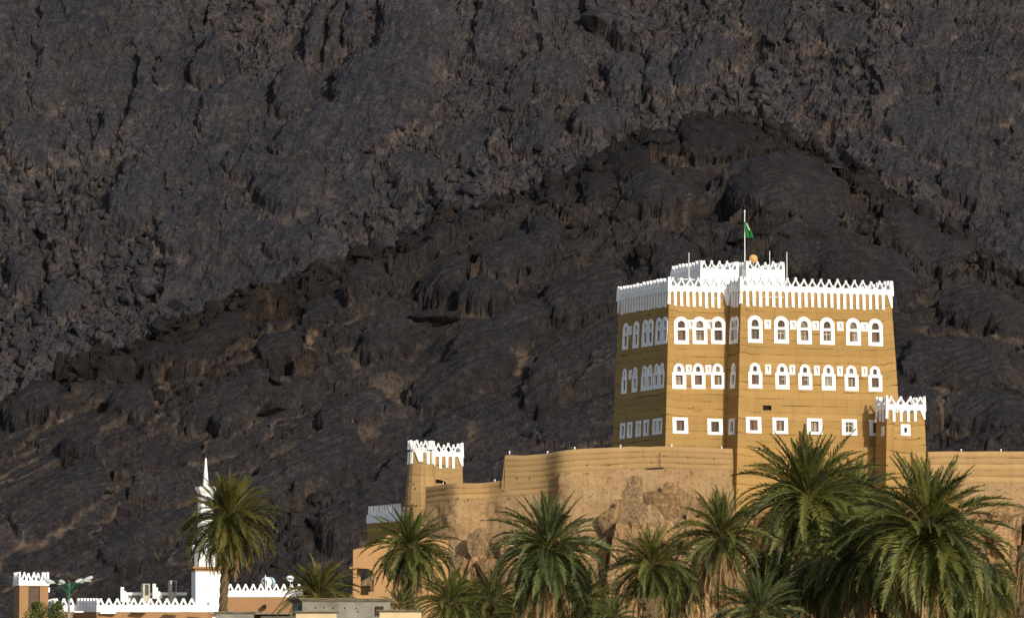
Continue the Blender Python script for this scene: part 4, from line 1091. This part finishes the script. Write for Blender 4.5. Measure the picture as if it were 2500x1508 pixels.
MB().box((ox(871),.32,oz(1384)),(ox(1080),4.6,oz(1378))).build('roof', M['concrete'], oh)
MB().box((ox(853),-.25,oz(1470)),(ox(905),-.02,oz(1452))).build('low_wall', M['orange'], oh)

# concrete building and cream walls in front
cp = at(738, 1508, 280); s2 = mpp(280)
cb = thing('concrete_building', 'weathered grey concrete building with a dark cornice and grille window', 'building', (cp.x, cp.y, 0), R(10))
zc_ = zat(1467, 280); wC = (952-738)*s2/math.cos(R(10)); dC = 3.6
cuts = []
for px, py, r_ in ((770,1483,1.5),(791,1482,1.5),(812,1484,1.5),(841,1484,1.6),(869,1484,1.5),(873,1492,1.6)):
    cx_ = (px-738)*s2/math.cos(R(10)); cz_ = zat(py, 280.4); cuts.append(rect(cx_-r_*s2, cx_+r_*s2, cz_-r_*1.3*s2, cz_+r_*1.3*s2))
gx0, gx1 = (913-738)*s2/math.cos(R(10)), (935-738)*s2/math.cos(R(10)); gz0, gz1 = zat(1503.5, 280.8), zat(1479, 280.8)
cuts.append(rect(gx0, gx1, gz0, gz1))
b_ = MB(); b_.plate(rect(0, wC, 0, zc_), cuts, 0, .2)
lz0, lz1 = zat(1488, 281), zat(1478, 281)
b_.plate(rect(.2, dC, 0, zc_), [rect(.3, 1.3, lz0, lz1)], 0, .2, lambda x_, y_, z_: (y_, x_, z_))
b_.box((wC-.2,.2,0),(wC,dC,zc_)); b_.box((.2,dC-.2,0),(wC-.2,dC,zc_)); b_.build('wall', M['concrete'], cb)
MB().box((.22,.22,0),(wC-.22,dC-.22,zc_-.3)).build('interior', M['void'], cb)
co = MB(); zz = zc_
for ov, h0, h1 in ((.06,0,.05),(.14,.05,.11),(.2,.11,.16)): co.box((-ov,-ov,zz+h0),(wC+ov,dC+ov,zz+h1))
co.build('cornice', M['coping'], cb)
gr = MB()
for i in range(5): gr.box((gx0+.02+i*.085, .06, gz0), (gx0+.045+i*.085, .09, gz1))
for i in range(5): gr.box((gx0, .065, gz0+.03+i*.1), (gx1, .085, gz0+.05+i*.1))
gr.build('grille', M['wood_dark'], cb)
def cream_wall(px0, px1, py0, Y, label, m, rz=0, cop=.14, name='parapet_wall'):
    p = at(px0, py0, Y); s_ = mpp(Y); w = (px1-px0)*s_
    th_ = thing(name, label, 'wall', (p.x, p.y, 0), rz); z = zat(py0+5, Y)
    MB().box((.05,0,0),(w-.05,.5,z)).build('wall', m, th_)
    c_ = MB(); c_.box((0,-.05,z),(w,.55,z+.05)); c_.box((-.06,-.11,z+.05),(w+.06,.61,z+.10)); c_.build('coping', M['coping'], th_)
cream_wall(720, 824, 1491, 262, 'cream parapet wall with weathered coping below the concrete building', M['cream'])
cream_wall(924, 1031, 1488, 262, 'cream parapet wall with weathered coping under the left fort palm', M['cream'])
cream_wall(524, 622, 1492, 268, 'low grey concrete wall with coping at the foot of the tall lone palm', M['concrete'])
cream_wall(640, 720, 1504, 266, 'low dark coping beside the cream wall, cable above it', M['concrete'])

# ------------------------------------------------------------------ the mosque
mo = at(300, 1508, 389)
mosque = thing('mosque', 'low ochre mosque with white triangular crenellations along its roof', 'mosque', (mo.x, mo.y, 0))
TRI = {}
def run(parent, a, b_, ztop_a, ztop_b, mer_px, zfoot, m, hm=.52, band=.42):
    """a straight wall run between world points with a white band and triangular merlons"""
    a, b_ = Vector(a), Vector(b_); d = (b_-a); L_ = math.hypot(d.x, d.y); ang = math.atan2(d.y, d.x)
    o = parent.location; Rz = Matrix.Rotation(ang, 3, 'Z')
    f = lambda x_, y_, z_: (Rz @ Vector((x_, y_, 0)) + Vector((a.x-o.x, a.y-o.y, 0))) + Vector((0,0,z_))
    zb_a, zb_b = ztop_a-hm-band, ztop_b-hm-band
    MB().plate([(0,zfoot),(L_,zfoot),(L_,zb_b),(0,zb_a)], [], .05, .3, f).build('wall', m, parent)
    MB().plate([(0,zb_a),(L_,zb_b),(L_,zb_b+band),(0,zb_a+band)], [], 0, .26, f).build('parapet_band', M['white'], parent)
    n = max(1, round(L_/mer_px)); w_ = L_/n; key = (round(w_, 2), hm)
    if key not in TRI: TRI[key] = merlon_tri(w_, hm)
    for i in range(n):
        q_ = (i+.5)/n
        put('merlon', TRI[key], parent, f(q_*L_, .13, (zb_a+band)*(1-q_)+(zb_b+band)*q_-.01), (0, 0, ang))
nd = [(78,1471,402),(130,1459,391),(183,1459,391.4),(236,1459,387.5),(519,1459,389.2)]
for a, b_ in zip(nd, nd[1:]):
    pa, pb = at(*a), at(*b_)
    run(mosque, (pa.x,pa.y,0), (pb.x,pb.y,0), pa.z, pb.z, .58, 0, M['ochre'])
pa, pb = at(519,1459,389.2), at(521,1430,396)
run(mosque, (pa.x,pa.y,0), (pb.x,pb.y,0), pa.z, pa.z, .58, 0, M['ochre'])
pa, pb = at(516,1424,396), at(740,1424,397)
run(mosque, (pa.x,pa.y,0), (pb.x,pb.y,0), pa.z, pb.z, .55, 0, M['ochre'], .52, .40)
# rear roof wall, stepped finials, cornice slots
zr_ = zat(1452, 398)
q0, q1 = at(298,1452,398)-mosque.location, at(460,1448,400)-mosque.location
MB().box((q0.x, q0.y, 0), (q1.x, q0.y+.3, q0.z)).build('roof_wall', M['concrete'], mosque)
MB().box((q0.x, q0.y-.04, q0.z), (q1.x, q0.y+.34, q0.z+.2)).build('roof_wall_cap', M['white'], mosque)
r0, r1 = at(240, 1490, 389)-mosque.location, at(735, 1490, 389)-mosque.location
MB().box((r0.x-1.0, r0.y+3.5, zat(1485,389)-.3), (r1.x, r0.y+12, zat(1485,389)-.2)).build('roof', M['concrete'], mosque)
for px, py in ((301,1432),(379,1424)):
    c = at(px, py, 397.6)-mosque.location; fn = MB(); 
    for i in range(4): fn.box((c.x-.18+.0*i, c.y-.1, c.z-.26*(i+1)), (c.x+.04+.15*i, c.y+.2, c.z-.26*i))
    fn.build('stepped_finial', M['white'], mosque)
for px0, px1, py in ((245,282,1495),(324,358,1491),(181,203,1492),(408,440,1491),(473,505,1491)):
    a = at(px0, py, 387.3)-mosque.location; c = at(px1, py, 387.3)-mosque.location
    MB().box((a.x, a.y-.05, a.z-.06), (c.x, a.y+.7, a.z+.05)).build('light_strip', M['white_paint'], mosque)
sqh = at(645,1479,395.6)-mosque.location
MB().box((sqh.x-.11, sqh.y+.3, sqh.z-.12),(sqh.x+.11, sqh.y+.95, sqh.z+.12)).build('vent_opening', M['void'], mosque)
acq = at(355, 1453, 396.6)
am = thing('air_conditioner', 'tall beige air conditioner on the mosque roof between two stepped finials', 'air conditioner', (acq.x, acq.y, zat(1485,389)-.2), R(20))
hA_ = zat(1424, 396.6) - zat(1485,389) + .2
MB().box((-.25,-.25,0),(.25,.25,hA_)).build('casing', M['ac'], am); MB().box((-.1,-.28,hA_-.8),(.15,-.25,hA_-.05)).build('grille', M['ac_dark'], am)
acq = at(421, 1453, 396.9)
am = thing('air_conditioner', 'tall beige air conditioner on the mosque roof close beside the minaret base', 'air conditioner', (acq.x, acq.y, zat(1485,389)-.2), R(20))
hA_ = zat(1416, 396.9) - zat(1485,389) + .2
MB().box((-.22,-.25,0),(.22,.25,hA_)).build('casing', M['ac'], am); MB().box((-.1,-.28,hA_-.8),(.15,-.25,hA_-.05)).build('grille', M['ac_dark'], am)
# far-left gate tower
gp = at(47, 1508, 386); gs = mpp(386)
gt = thing('gate_tower', 'slim ochre tower with a carved wooden door and white crenellations at the mosque', 'tower', (gp.x, gp.y, 0), R(16))
gw = 69*gs/math.cos(R(16)); gz = zat(1428, 386); dx0, dx1 = 22*gs, 51*gs
MB().plate(rect(0, gw, 0, gz), [rect(dx0, dx1, zat(1486,386), gz-.06)], 0, .3).build('wall', M['ochre'], gt)
MB().box((0,.3,0),(.3,2,gz)).build('side_wall', M['ochre'], gt); MB().box((gw-.3,.3,0),(gw,2,gz)).build('side_wall', M['ochre'], gt); MB().box((.3,1.7,0),(gw-.3,2,gz)).build('back_wall', M['ochre'], gt)
dr = MB().box((dx0,.12,zat(1486,386)),(dx1,.18,gz-.06)).build('door', M['wood_dark'], gt)
dm = MB(); zc0 = zat(1450, 386)
dm.plate(arch(.34, zc0-.55, zc0+.25, 8), [arch(.24, zc0-.5, zc0+.2, 8)], .085, .12, lambda x_, y_, z_: (x_+(dx0+dx1)/2, y_, z_)); dm.build('carved_panel', M['wood'], dr)
MB().box((-.06,-.06,gz),(gw+.06,2.06,gz+.30)).build('parapet_band', M['white'], gt)
tm = merlon_tri(.46, .62, .12)
for i in range(3):
    xm = gw*(i+.5)/3
    put('merlon', tm, gt, (xm, .04, gz+.29)); put('merlon', tm, gt, (xm, 1.96, gz+.29)); put('merlon', tm, gt, (.0, .4+i*.6, gz+.29), (0,0,R(90))); put('merlon', tm, gt, (gw, .4+i*.6, gz+.29), (0,0,R(90)))
for x_ in (.03, gw-.03): horn(gt, x_, .05, gz+.29, gz+.92, .16); horn(gt, x_, 1.95, gz+.29, gz+.92, .16)
wl = MB().box((gw+.0,.3,zat(1444,386)),(gw+.16,.7,zat(1432,386))).build('wall_light', M['white_paint'], gt)
# minaret
mi = at(499, 1508, 393.5); ms = mpp(393.5)
mn = thing('minaret', 'slender white minaret with spire, half hidden behind the tall lone palm', 'minaret', (mi.x, mi.y, 0), R(12))
def mz(py): return zat(py, 393.5)
MB().box((-26*ms,-26*ms,0),(40*ms,40*ms,mz(1394))).build('base', M['white'], mn)
cb_ = MB(); cb_.box((-34*ms,-34*ms,mz(1388)),(44*ms,44*ms,mz(1383))); cb_.box((-28*ms,-28*ms,mz(1394)),(41*ms,41*ms,mz(1388))); cb_.build('cornice', M['ochre'], mn)
c0 = (2*ms, 0, 0)
MB().lathe([(27*ms, mz(1383)), (27*ms, mz(1352)), (25*ms, mz(1350)), (33*ms, mz(1343)), (34*ms, mz(1332)), (31*ms, mz(1332)), (31*ms, mz(1338)), (20*ms, mz(1338)), (18.5*ms, mz(1206)), (25*ms, mz(1196)), (27*ms, mz(1188)), (25*ms, mz(1188)), (24*ms, mz(1192)), (10*ms, mz(1192))], c0, 8).build('shaft', M['white'], mn)
MB().lathe([(9*ms, mz(1192)), (7.5*ms, mz(1182)), (6.6*ms, mz(1178)), (2*ms, mz(1119)), (.5*ms, mz(1117))], c0, 8).build('spire', M['white'], mn)
for py in (1262, 1300): MB().lathe([(21.5*ms, mz(py+4)), (23*ms, mz(py+3)), (23*ms, mz(py-3)), (21*ms, mz(py-4))], c0, 8).build('ring', M['white'], mn)
fi = MB(); fi.tube([(c0[0],0,mz(1117)),(c0[0],0,mz(1078))], .03, 6)
for py, r_ in ((1111,3.6),(1101,3.2),(1092,2.8)): fi.lathe([(.2*ms, mz(py+r_)), (r_*ms, mz(py)), (.2*ms, mz(py-r_))], c0, 10)
cres = [(c0[0]+4*ms*math.cos(R(a)), 0, mz(1081)+4*ms*math.sin(R(a))) for a in range(110, 431, 20)]
fi.tube(cres, .035, 5); fi.build('finial', M['bronze'], mn)
MB().box((-29*ms,-4*ms,mz(1342)),(-24*ms,4*ms,mz(1330))).build('loudspeaker', M['white_paint'], mn)
# water tank
wt = at(648, 1434, 400.5); ws = mpp(400.5)
tk_ = thing('water_tank', 'round white water tank with a teal stripe on the mosque roof', 'water tank', (wt.x, wt.y, wt.z-.6), R(-28))
b_ = MB(); L0 = .75; rT = 13.4*ms; zc_ = wt.z - (wt.z-.6) + rT*1.05
b_.tube([(0,-.10,zc_),(0,-.06,zc_),(0,0,zc_),(0,L0,zc_),(0,L0+.06,zc_)], [rT*.5, rT*.85, rT, rT, rT*.8], 22); b_.build('tank', M['white_paint'], tk_, True)
MB().tube([(0,L0*.35,zc_),(0,L0*.6,zc_)], [rT*1.015]*2, 22, caps=False).build('stripe', M['teal'], tk_, True)
sd_ = MB(); 
for y_ in (.1, L0-.1):
    sd_.box((-.25,y_,0),(-.2,y_+.05,zc_-rT*.6)); sd_.box((.2,y_,0),(.25,y_+.05,zc_-rT*.6))
sd_.box((-.3,0,zc_-rT*.95),(.3,L0,zc_-rT*.85)); sd_.build('stand', M['metal'], tk_)
MB().tube([(.1,-.18,0),(.1,-.18,zc_+rT*1.35)], .03, 6).build('vent_pipe', M['white_paint'], tk_)
sdp = at(709, 1411, 399.5)
sdh = thing('satellite_dish', 'small white satellite dish on the mosque roof behind the small palm', 'satellite dish', (sdp.x, sdp.y, sdp.z-1.2))
d_ = MB(); d_.tube([(0,0,z) for r_, z in prof_] if False else [(0,0,.09),(0,0,.07),(0,0,.04),(0,0,0)], [.004,.1,.2,.27], 18, caps=False); d_.build('reflector', M['white_paint'], sdh, True, (0,0,1.2), (R(50), R(18), 0))
MB().tube([(0,.03,0),(0,.03,1.2)], .03, 6).build('stand', M['metal'], sdh)

# cable
ca = at(722, 1405, 300); ce = at(650, 1512, 300)
pts = [ca.lerp(ce, i/10) - Vector((0,0,.25*math.sin(math.pi*i/10))) for i in range(11)]
tag(MB().tube(pts + [ce + (ce-ca)*.8], .022, 5).build('cable', M['cable']), 'thin black cable running diagonally down before the mosque wall', 'cable')

# street lamp
slp = at(168, 1508, 255); ls = mpp(255)
lamp = thing('street_lamp', 'green street lamp with four arms and grey lamp heads', 'street lamp', (slp.x, slp.y, 0))
def lz(py): return zat(py, 255)
def lx(px): return (px-168)*ls
MB().tube([(0,0,0),(0,0,lz(1458))], [.075,.055], 10).build('pole', M['metal'], lamp, True)
MB().lathe([(.06,lz(1462)),(.075,lz(1452)),(.075,lz(1432)),(.10,lz(1424)),(.06,lz(1420))], n=10).build('collar', M['green_paint'], lamp, True)
MB().lathe([(.0,lz(1421)),(.05,lz(1418)),(.0,lz(1414))], n=8).build('cap', M['red'], lamp, True)
for (x0, y0, x1, y1, dy, wid) in ((136,1423,112,1416,-.5,5),(156,1421,139,1416,.7,5),(180,1419,198,1413,.7,5),(199,1421,229,1408,-.6,5)):
    xa, xb = lx(x0), lx(x1); sg = 1 if xb > xa else -1
    am_ = MB().tube([(sg*.05,0,lz(1446)),(lerp_ := xa*.45, dy*.5, lz(1432)) if False else (xa*.45, dy*.5, lz(1434)),(xa, dy, lz(y0))], [.045,.035,.03], 6)
    am_.build('arm', M['green_paint'], lamp)
    hd = MB(); mx_, mz_ = (xa+xb)/2, (lz(y0)+lz(y1))/2
    n = 9; A = Vector((xa, dy, lz(y0))); B = Vector((xb, dy*1.25, lz(y1)))
    prof = [(.02,.0),(.05,.08),(.085,.3),(.10,.6),(.085,.85),(.04,1.0)]
    hd.tube([A.lerp(B, t_) for r_, t_ in prof], [r_ for r_, t_ in prof], 8)
    h_ = hd.build('lamp_head', M['lamp_grey'], lamp, True)
    MB().box(tuple(A.lerp(B,.62)-Vector((.14,.05,.115))), tuple(A.lerp(B,.62)+Vector((.14,.05,-.085)))).build('lens', M['lamp_lens'], h_)

# ------------------------------------------------------------------ palms
def frond_mesh(name, droop, seed, m, mr, dead=False, pairs=54):
    rng = random.Random(seed); b_ = MB(); n = 14; pts = [Vector((0,0,0))]; ang = 0.0; tans = []
    side = rng.uniform(-.12, .12)
    for i in range(n):
        t_ = (i+.5)/n; ang = droop*(t_**1.5)
        tans.append(Vector((math.cos(ang), side*t_, -math.sin(ang))).normalized()); pts.append(pts[-1] + tans[-1]/n)
    b_.tube(pts, [.011*(1-.85*i/n)+.0015 for i in range(n+1)], 4, 1, False)
    def curve(t_):
        q_ = t_*n; i = min(int(q_), n-1); return pts[i].lerp(pts[i+1], q_-i), tans[i]
    p0 = .16 if not dead else .22
    for k_ in range(pairs):
        t_ = p0 + (1-p0)*(k_+.5)/pairs
        c, d = curve(t_); lat = Vector((0,1,0)); up = lat.cross(d)*-1
        if up.z < 0: up = -up
        u = (t_-p0)/(1-p0)
        ln = (.052 + .100*math.sin(math.pi*min(1, u*1.02+.10))**.6)*(1 - .35*u**3)
        for sg in (-1, 1):
            if dead and rng.random() < .25: continue
            fw_d = rng.uniform(.55, .95) + .4*u; v_ = rng.uniform(.15, .75) if not dead else rng.uniform(-.6, .1)
            dirv = (lat*sg*(1 - .35*u) + d*fw_d + up*v_).normalized()
            if dead: dirv = (dirv + Vector((0,0,-.5))*rng.uniform(.2,1) + d*.6).normalized()
            l_ = ln*rng.uniform(.62, 1.22); w_ = .0072 if not dead else .0058
            wd = d.cross(dirv).cross(dirv).normalized()
            mid = c + dirv*l_*.45 + Vector((0,0,-.004)); tip = c + dirv*l_ + Vector((0,0,-.10*l_*rng.uniform(.4, 2.2)))
            b_.add([c, mid + wd*w_, tip, mid - wd*w_], [(0,1,2,3)], 0)
    return b_.mesh(name, [m, mr])
FRONDS = {}
for kind, mm in (('green','frond'),('blue','frond_blue'),('olive','frond_olive')):
    FRONDS[kind] = [[frond_mesh('frond', dr, 10*i+j, M[mm], M['rachis']) for j in range(3)] for i, dr in enumerate((.35,.85,1.25,1.5))]
FRONDS['dead'] = [frond_mesh('dead_frond', dr, 90+i, M['frond_dead'], M['rachis_dead'], True, 40) for i, dr in enumerate((.5,.8,.3))]
def tuft_mesh(seed):
    rng = random.Random(seed); b_ = MB()
    b_.tube([(0,0,0),(.25,0,.10),(.45,0,.12)], [.016,.014,.012], 4, 0, False)
    for i in range(34):
        a = rng.uniform(-.22,.22); c = rng.uniform(-.12,.16); e = rng.uniform(.16,.34)
        p = [(.45,0,.12),(.45+.12,a*.5,.12+c*.6),(.45+.20,a*.9,.05+c),(.45+.22+.03*rng.random(),a*1.1,.05+c-e)]
        b_.tube(p, [.006,.006,.005,.004], 3, 0, False)
    return b_.mesh('date_stalk', M['tuft'])
TUFT = [tuft_mesh(i) for i in range(3)]
def trunk_build(h, r0, r1, lean, seed, parent, m=None):
    rng = random.Random(seed); b_ = MB(); n = 12; rings = max(8, int(h/.16)); vs = []
    for i in range(rings+1):
        t_ = i/rings; r_ = (r0*(1-t_)+r1*t_)
        for k_ in range(n):
            a = 2*math.pi*(k_ + .5*(i % 2))/n
            q_ = r_*(1 + (.13 if (k_+i//2) % 2 else -.05) + rng.uniform(-.05,.05))
            vs.append((lean[0]*t_*t_ + q_*math.cos(a), lean[1]*t_*t_ + q_*math.sin(a), h*t_))
    fs = [(i*n+k_, i*n+(k_+1)%n, (i+1)*n+(k_+1)%n, (i+1)*n+k_) for i in range(rings) for k_ in range(n)]
    b_.add(vs, fs); return b_.build('trunk', m or M['trunk'], parent)
def palm(px, py, Y, Rpx, label, kind='green', n=78, dead=10, lo=-48, hi=86, seed=0, lean=(0,0), tuft=0, trunk_r=.26, name='date_palm', azbias=None, squash=1.0):
    rng = random.Random(seed*13+5)
    c = at(px, py, Y); Lf = Rpx*mpp(Y)*1.12
    base = Vector((c.x - lean[0], c.y - lean[1], 0))
    th_ = thing(name, label, 'palm tree', base, 0, 'date palms below the fort')
    trunk_build(c.z + .1, trunk_r*1.15, trunk_r*.9, lean, seed, th_)
    top = Vector((lean[0], lean[1], c.z))
    n = int(n*1.4)
    for i in range(n):
        q_ = (i+.5)/n
        az = i*2.39996 + rng.uniform(-.25,.25)
        el = hi - (hi-lo)*q_**.85 + rng.uniform(-7, 7)
        bi = 0 if el > 60 else (1 if el > 32 else (2 if el > 0 else (3 if el > -20 else 1)))
        if rng.random() < .25: bi = max(0, bi-1)
        L_ = Lf*(.78 + .27*min(1, q_*3.2))*rng.uniform(.78, 1.10)*(1 if el > -15 else .92)
        off = Vector((math.cos(az)*.14, math.sin(az)*.14, .22*(1-q_) - .3*q_))
        put('frond', FRONDS[kind][bi][rng.randrange(3)], th_, top + off*trunk_r*3.2, (rng.uniform(-.5,.5), -R(el), az), (L_, L_, L_))
    for i in range(dead):
        az = i*2.39996 + rng.uniform(-.4,.4); el = rng.uniform(-84, -58) if dead < 80 else rng.uniform(-86, -48)
        L_ = Lf*rng.uniform(.7, 1.0)*(1.2 if dead > 80 else 1)
        put('dead_frond', FRONDS['dead'][rng.randrange(3)], th_, top + Vector((math.cos(az)*trunk_r, math.sin(az)*trunk_r, -.35-.5*rng.random())), (rng.uniform(-.4,.4), -R(el), az), (L_, L_, L_))
    for i in range(tuft):
        az = -1.9 + rng.uniform(-1.5, 1.5); el = rng.uniform(15, 80)
        put('date_stalk', TUFT[i % 3], th_, top, (rng.uniform(-.4,.4), -R(el), az), (Lf*rng.uniform(.30,.62),)*3)
    return th_

palm(558, 1264, 345, 122, 'tall lone date palm standing in front of the white minaret', 'olive', 118, 22, -78, 88, 1, (.5, 0), 0, .25)
palm(779, 1452, 335, 100, 'low date palm showing only its crown above the grey concrete building', 'olive', 60, 2, -25, 86, 2)
palm(1003, 1335, 345, 108, 'date palm with drooping skirt below the round tower', 'green', 104, 30, -74, 86, 3)
palm(1098, 1470, 330, 92, 'short date palm between the round-tower palm and the middle palm', 'green', 60, 2, -30, 86, 4)
palm(977, 1478, 318, 52, 'young palm tuft behind the right-hand cream wall', 'blue', 34, 0, -5, 86, 5, trunk_r=.14)
palm(1208, 1462, 352, 84, 'half hidden date palm behind the left side of the middle palm', 'green', 56, 4, -40, 86, 6)
palm(1341, 1338, 330, 150, 'full middle date palm with a brown skirt below the curved fort wall', 'blue', 112, 60, -74, 87, 7, tuft=2)
palm(1592, 1382, 325, 112, 'dark date palm between the middle palm and the brown-skirted one', 'green', 96, 14, -74, 86, 8)
palm(1762, 1308, 332, 124, 'date palm with a long straw-coloured skirt of dead fronds', 'green', 70, 130, -40, 86, 9)
palm(1853, 1492, 305, 112, 'short blue-green palm at the bottom edge below the straw-skirted palm', 'blue', 56, 2, -20, 84, 10)
palm(1496, 1510, 300, 66, 'small blue-green young palm at the bottom edge below the dark palm', 'blue', 40, 0, -10, 86, 11, trunk_r=.16)
palm(1975, 1215, 345, 182, 'tallest date palm reaching up to the ground-floor palace windows', 'green', 128, 40, -76, 87, 12)
palm(2085, 1222, 362, 118, 'blue-green date palm half hidden behind the tallest palm by the turret', 'blue', 84, 6, -50, 86, 13)
palm(2098, 1345, 330, 150, 'date palm with long hanging fronds between the two biggest crowns', 'green', 90, 14, -64, 80, 14)
palm(2268, 1300, 322, 215, 'huge spreading date palm right of the turret with tan date stalks', 'green', 126, 50, -80, 87, 15, tuft=6)
palm(2010, 1375, 336, 150, 'shaded palm with a curtain of hanging fronds under the tallest palm', 'green', 70, 26, -82, 22, 17)
palm(2400, 1400, 336, 140, 'shaded palm with hanging fronds at the bottom right under the huge palm', 'green', 70, 20, -82, 25, 18)
palm(1275, 1500, 345, 80, 'low shaded palm at the bottom beneath the middle palm', 'olive', 50, 4, -40, 84, 19)
palm(1905, 1360, 350, 140, 'shaded palm with hanging fronds left of the two biggest crowns', 'green', 70, 26, -82, 25, 20)
palm(2185, 1380, 334, 150, 'shaded palm with hanging fronds beneath the turret and the huge palm', 'green', 76, 24, -82, 22, 21)
palm(1655, 1400, 350, 110, 'shaded palm with hanging fronds between the stump and the straw skirt', 'green', 64, 20, -82, 25, 22)
palm(1150, 1480, 362, 84, 'half hidden palm on the slope between the left palms and the middle palm', 'green', 56, 4, -40, 84, 23)
palm(1430, 1462, 350, 96, 'half hidden palm right behind the middle palm', 'green', 60, 8, -50, 84, 24)
palm(2330, 1395, 345, 140, 'shaded palm with hanging fronds behind the right side of the huge palm', 'green', 70, 20, -82, 25, 25)
# shaggy trunk at the right edge, cut palm stump
fr = at(2499, 1330, 300)
sh = thing('shaggy_palm', 'shaggy brown palm trunk cut by the right frame edge', 'palm tree', (fr.x+.12, fr.y, 0))
trunk_build(fr.z, .55, .42, (0,0), 77, sh)
for i in range(60):
    r_ = random.Random(i); az = r_.uniform(0, 6.28); z = fr.z*r_.uniform(.45, .99)
    put('dead_frond', FRONDS['dead'][i % 3], sh, (.42*math.cos(az), .42*math.sin(az), z), (r_.uniform(-.5,.5), -R(r_.uniform(-86,-70)), az), (1.5,)*3)
sp = at(1588, 1462, 296)
stp = thing('palm_stump', 'cut brown palm stump with stubs under the dark palm', 'palm stump', (sp.x, sp.y, 0))
trunk_build(sp.z, .42, .34, (0,0), 78, stp)
for i in range(46):
    r_ = random.Random(500+i); az = r_.uniform(0, 6.28); z = sp.z - r_.uniform(0, 2.0)
    d = Vector((math.cos(az), math.sin(az), r_.uniform(.5, 1.6))).normalized()*r_.uniform(.25, .5)
    if i % 2: put('dead_frond', FRONDS['dead'][i % 3], stp, (.3*math.cos(az), .3*math.sin(az), z-.3), (r_.uniform(-.5,.5), -R(r_.uniform(-86,-60)), az), (1.2,)*3)
    MB().tube([Vector((.3*math.cos(az), .3*math.sin(az), z)), Vector((.3*math.cos(az), .3*math.sin(az), z)) + d], [.07,.045], 5).build('stub', M['trunk'], stp)
# leafy tree in front of the mosque
tx = at(112, 1490, 300)
tree = thing('tree', 'small dark leafy tree at the bottom left before the mosque', 'tree', (tx.x, tx.y, 0))
MB().tube([(0,0,0),(.05,0,tx.z*.5),(0,.1,tx.z-.4)], [.14,.11,.06], 8).build('trunk', M['bark'], tree)
lb = MB(); rl = random.Random(9)
for (cx_, cz_, r_) in ((-.45,.0,.55),(.45,-.02,.62),(0,-.35,.8),(-.7,-.5,.6),(.8,-.5,.6),(.1,-.9,.9),(.62,.22,.3),(-.5,.26,.26)):
    for i in range(520):
        d = Vector((rl.gauss(0,1), rl.gauss(0,1), rl.gauss(0,1))).normalized()*r_*(rl.random()**.4)*(1+.25*rl.gauss(0,.4))
        p = Vector((cx_, 0, tx.z+cz_)) + d; a = Vector((rl.gauss(0,1), rl.gauss(0,1), rl.gauss(0,1))).normalized()*rl.uniform(.05,.09); c = a.cross(Vector((rl.gauss(0,1), rl.gauss(0,1), 1))).normalized()*.026
        lb.add([p-a, p+c, p+a, p-c], [(0,1,2,3)])
lb.build('crown', M['shrub'], tree)
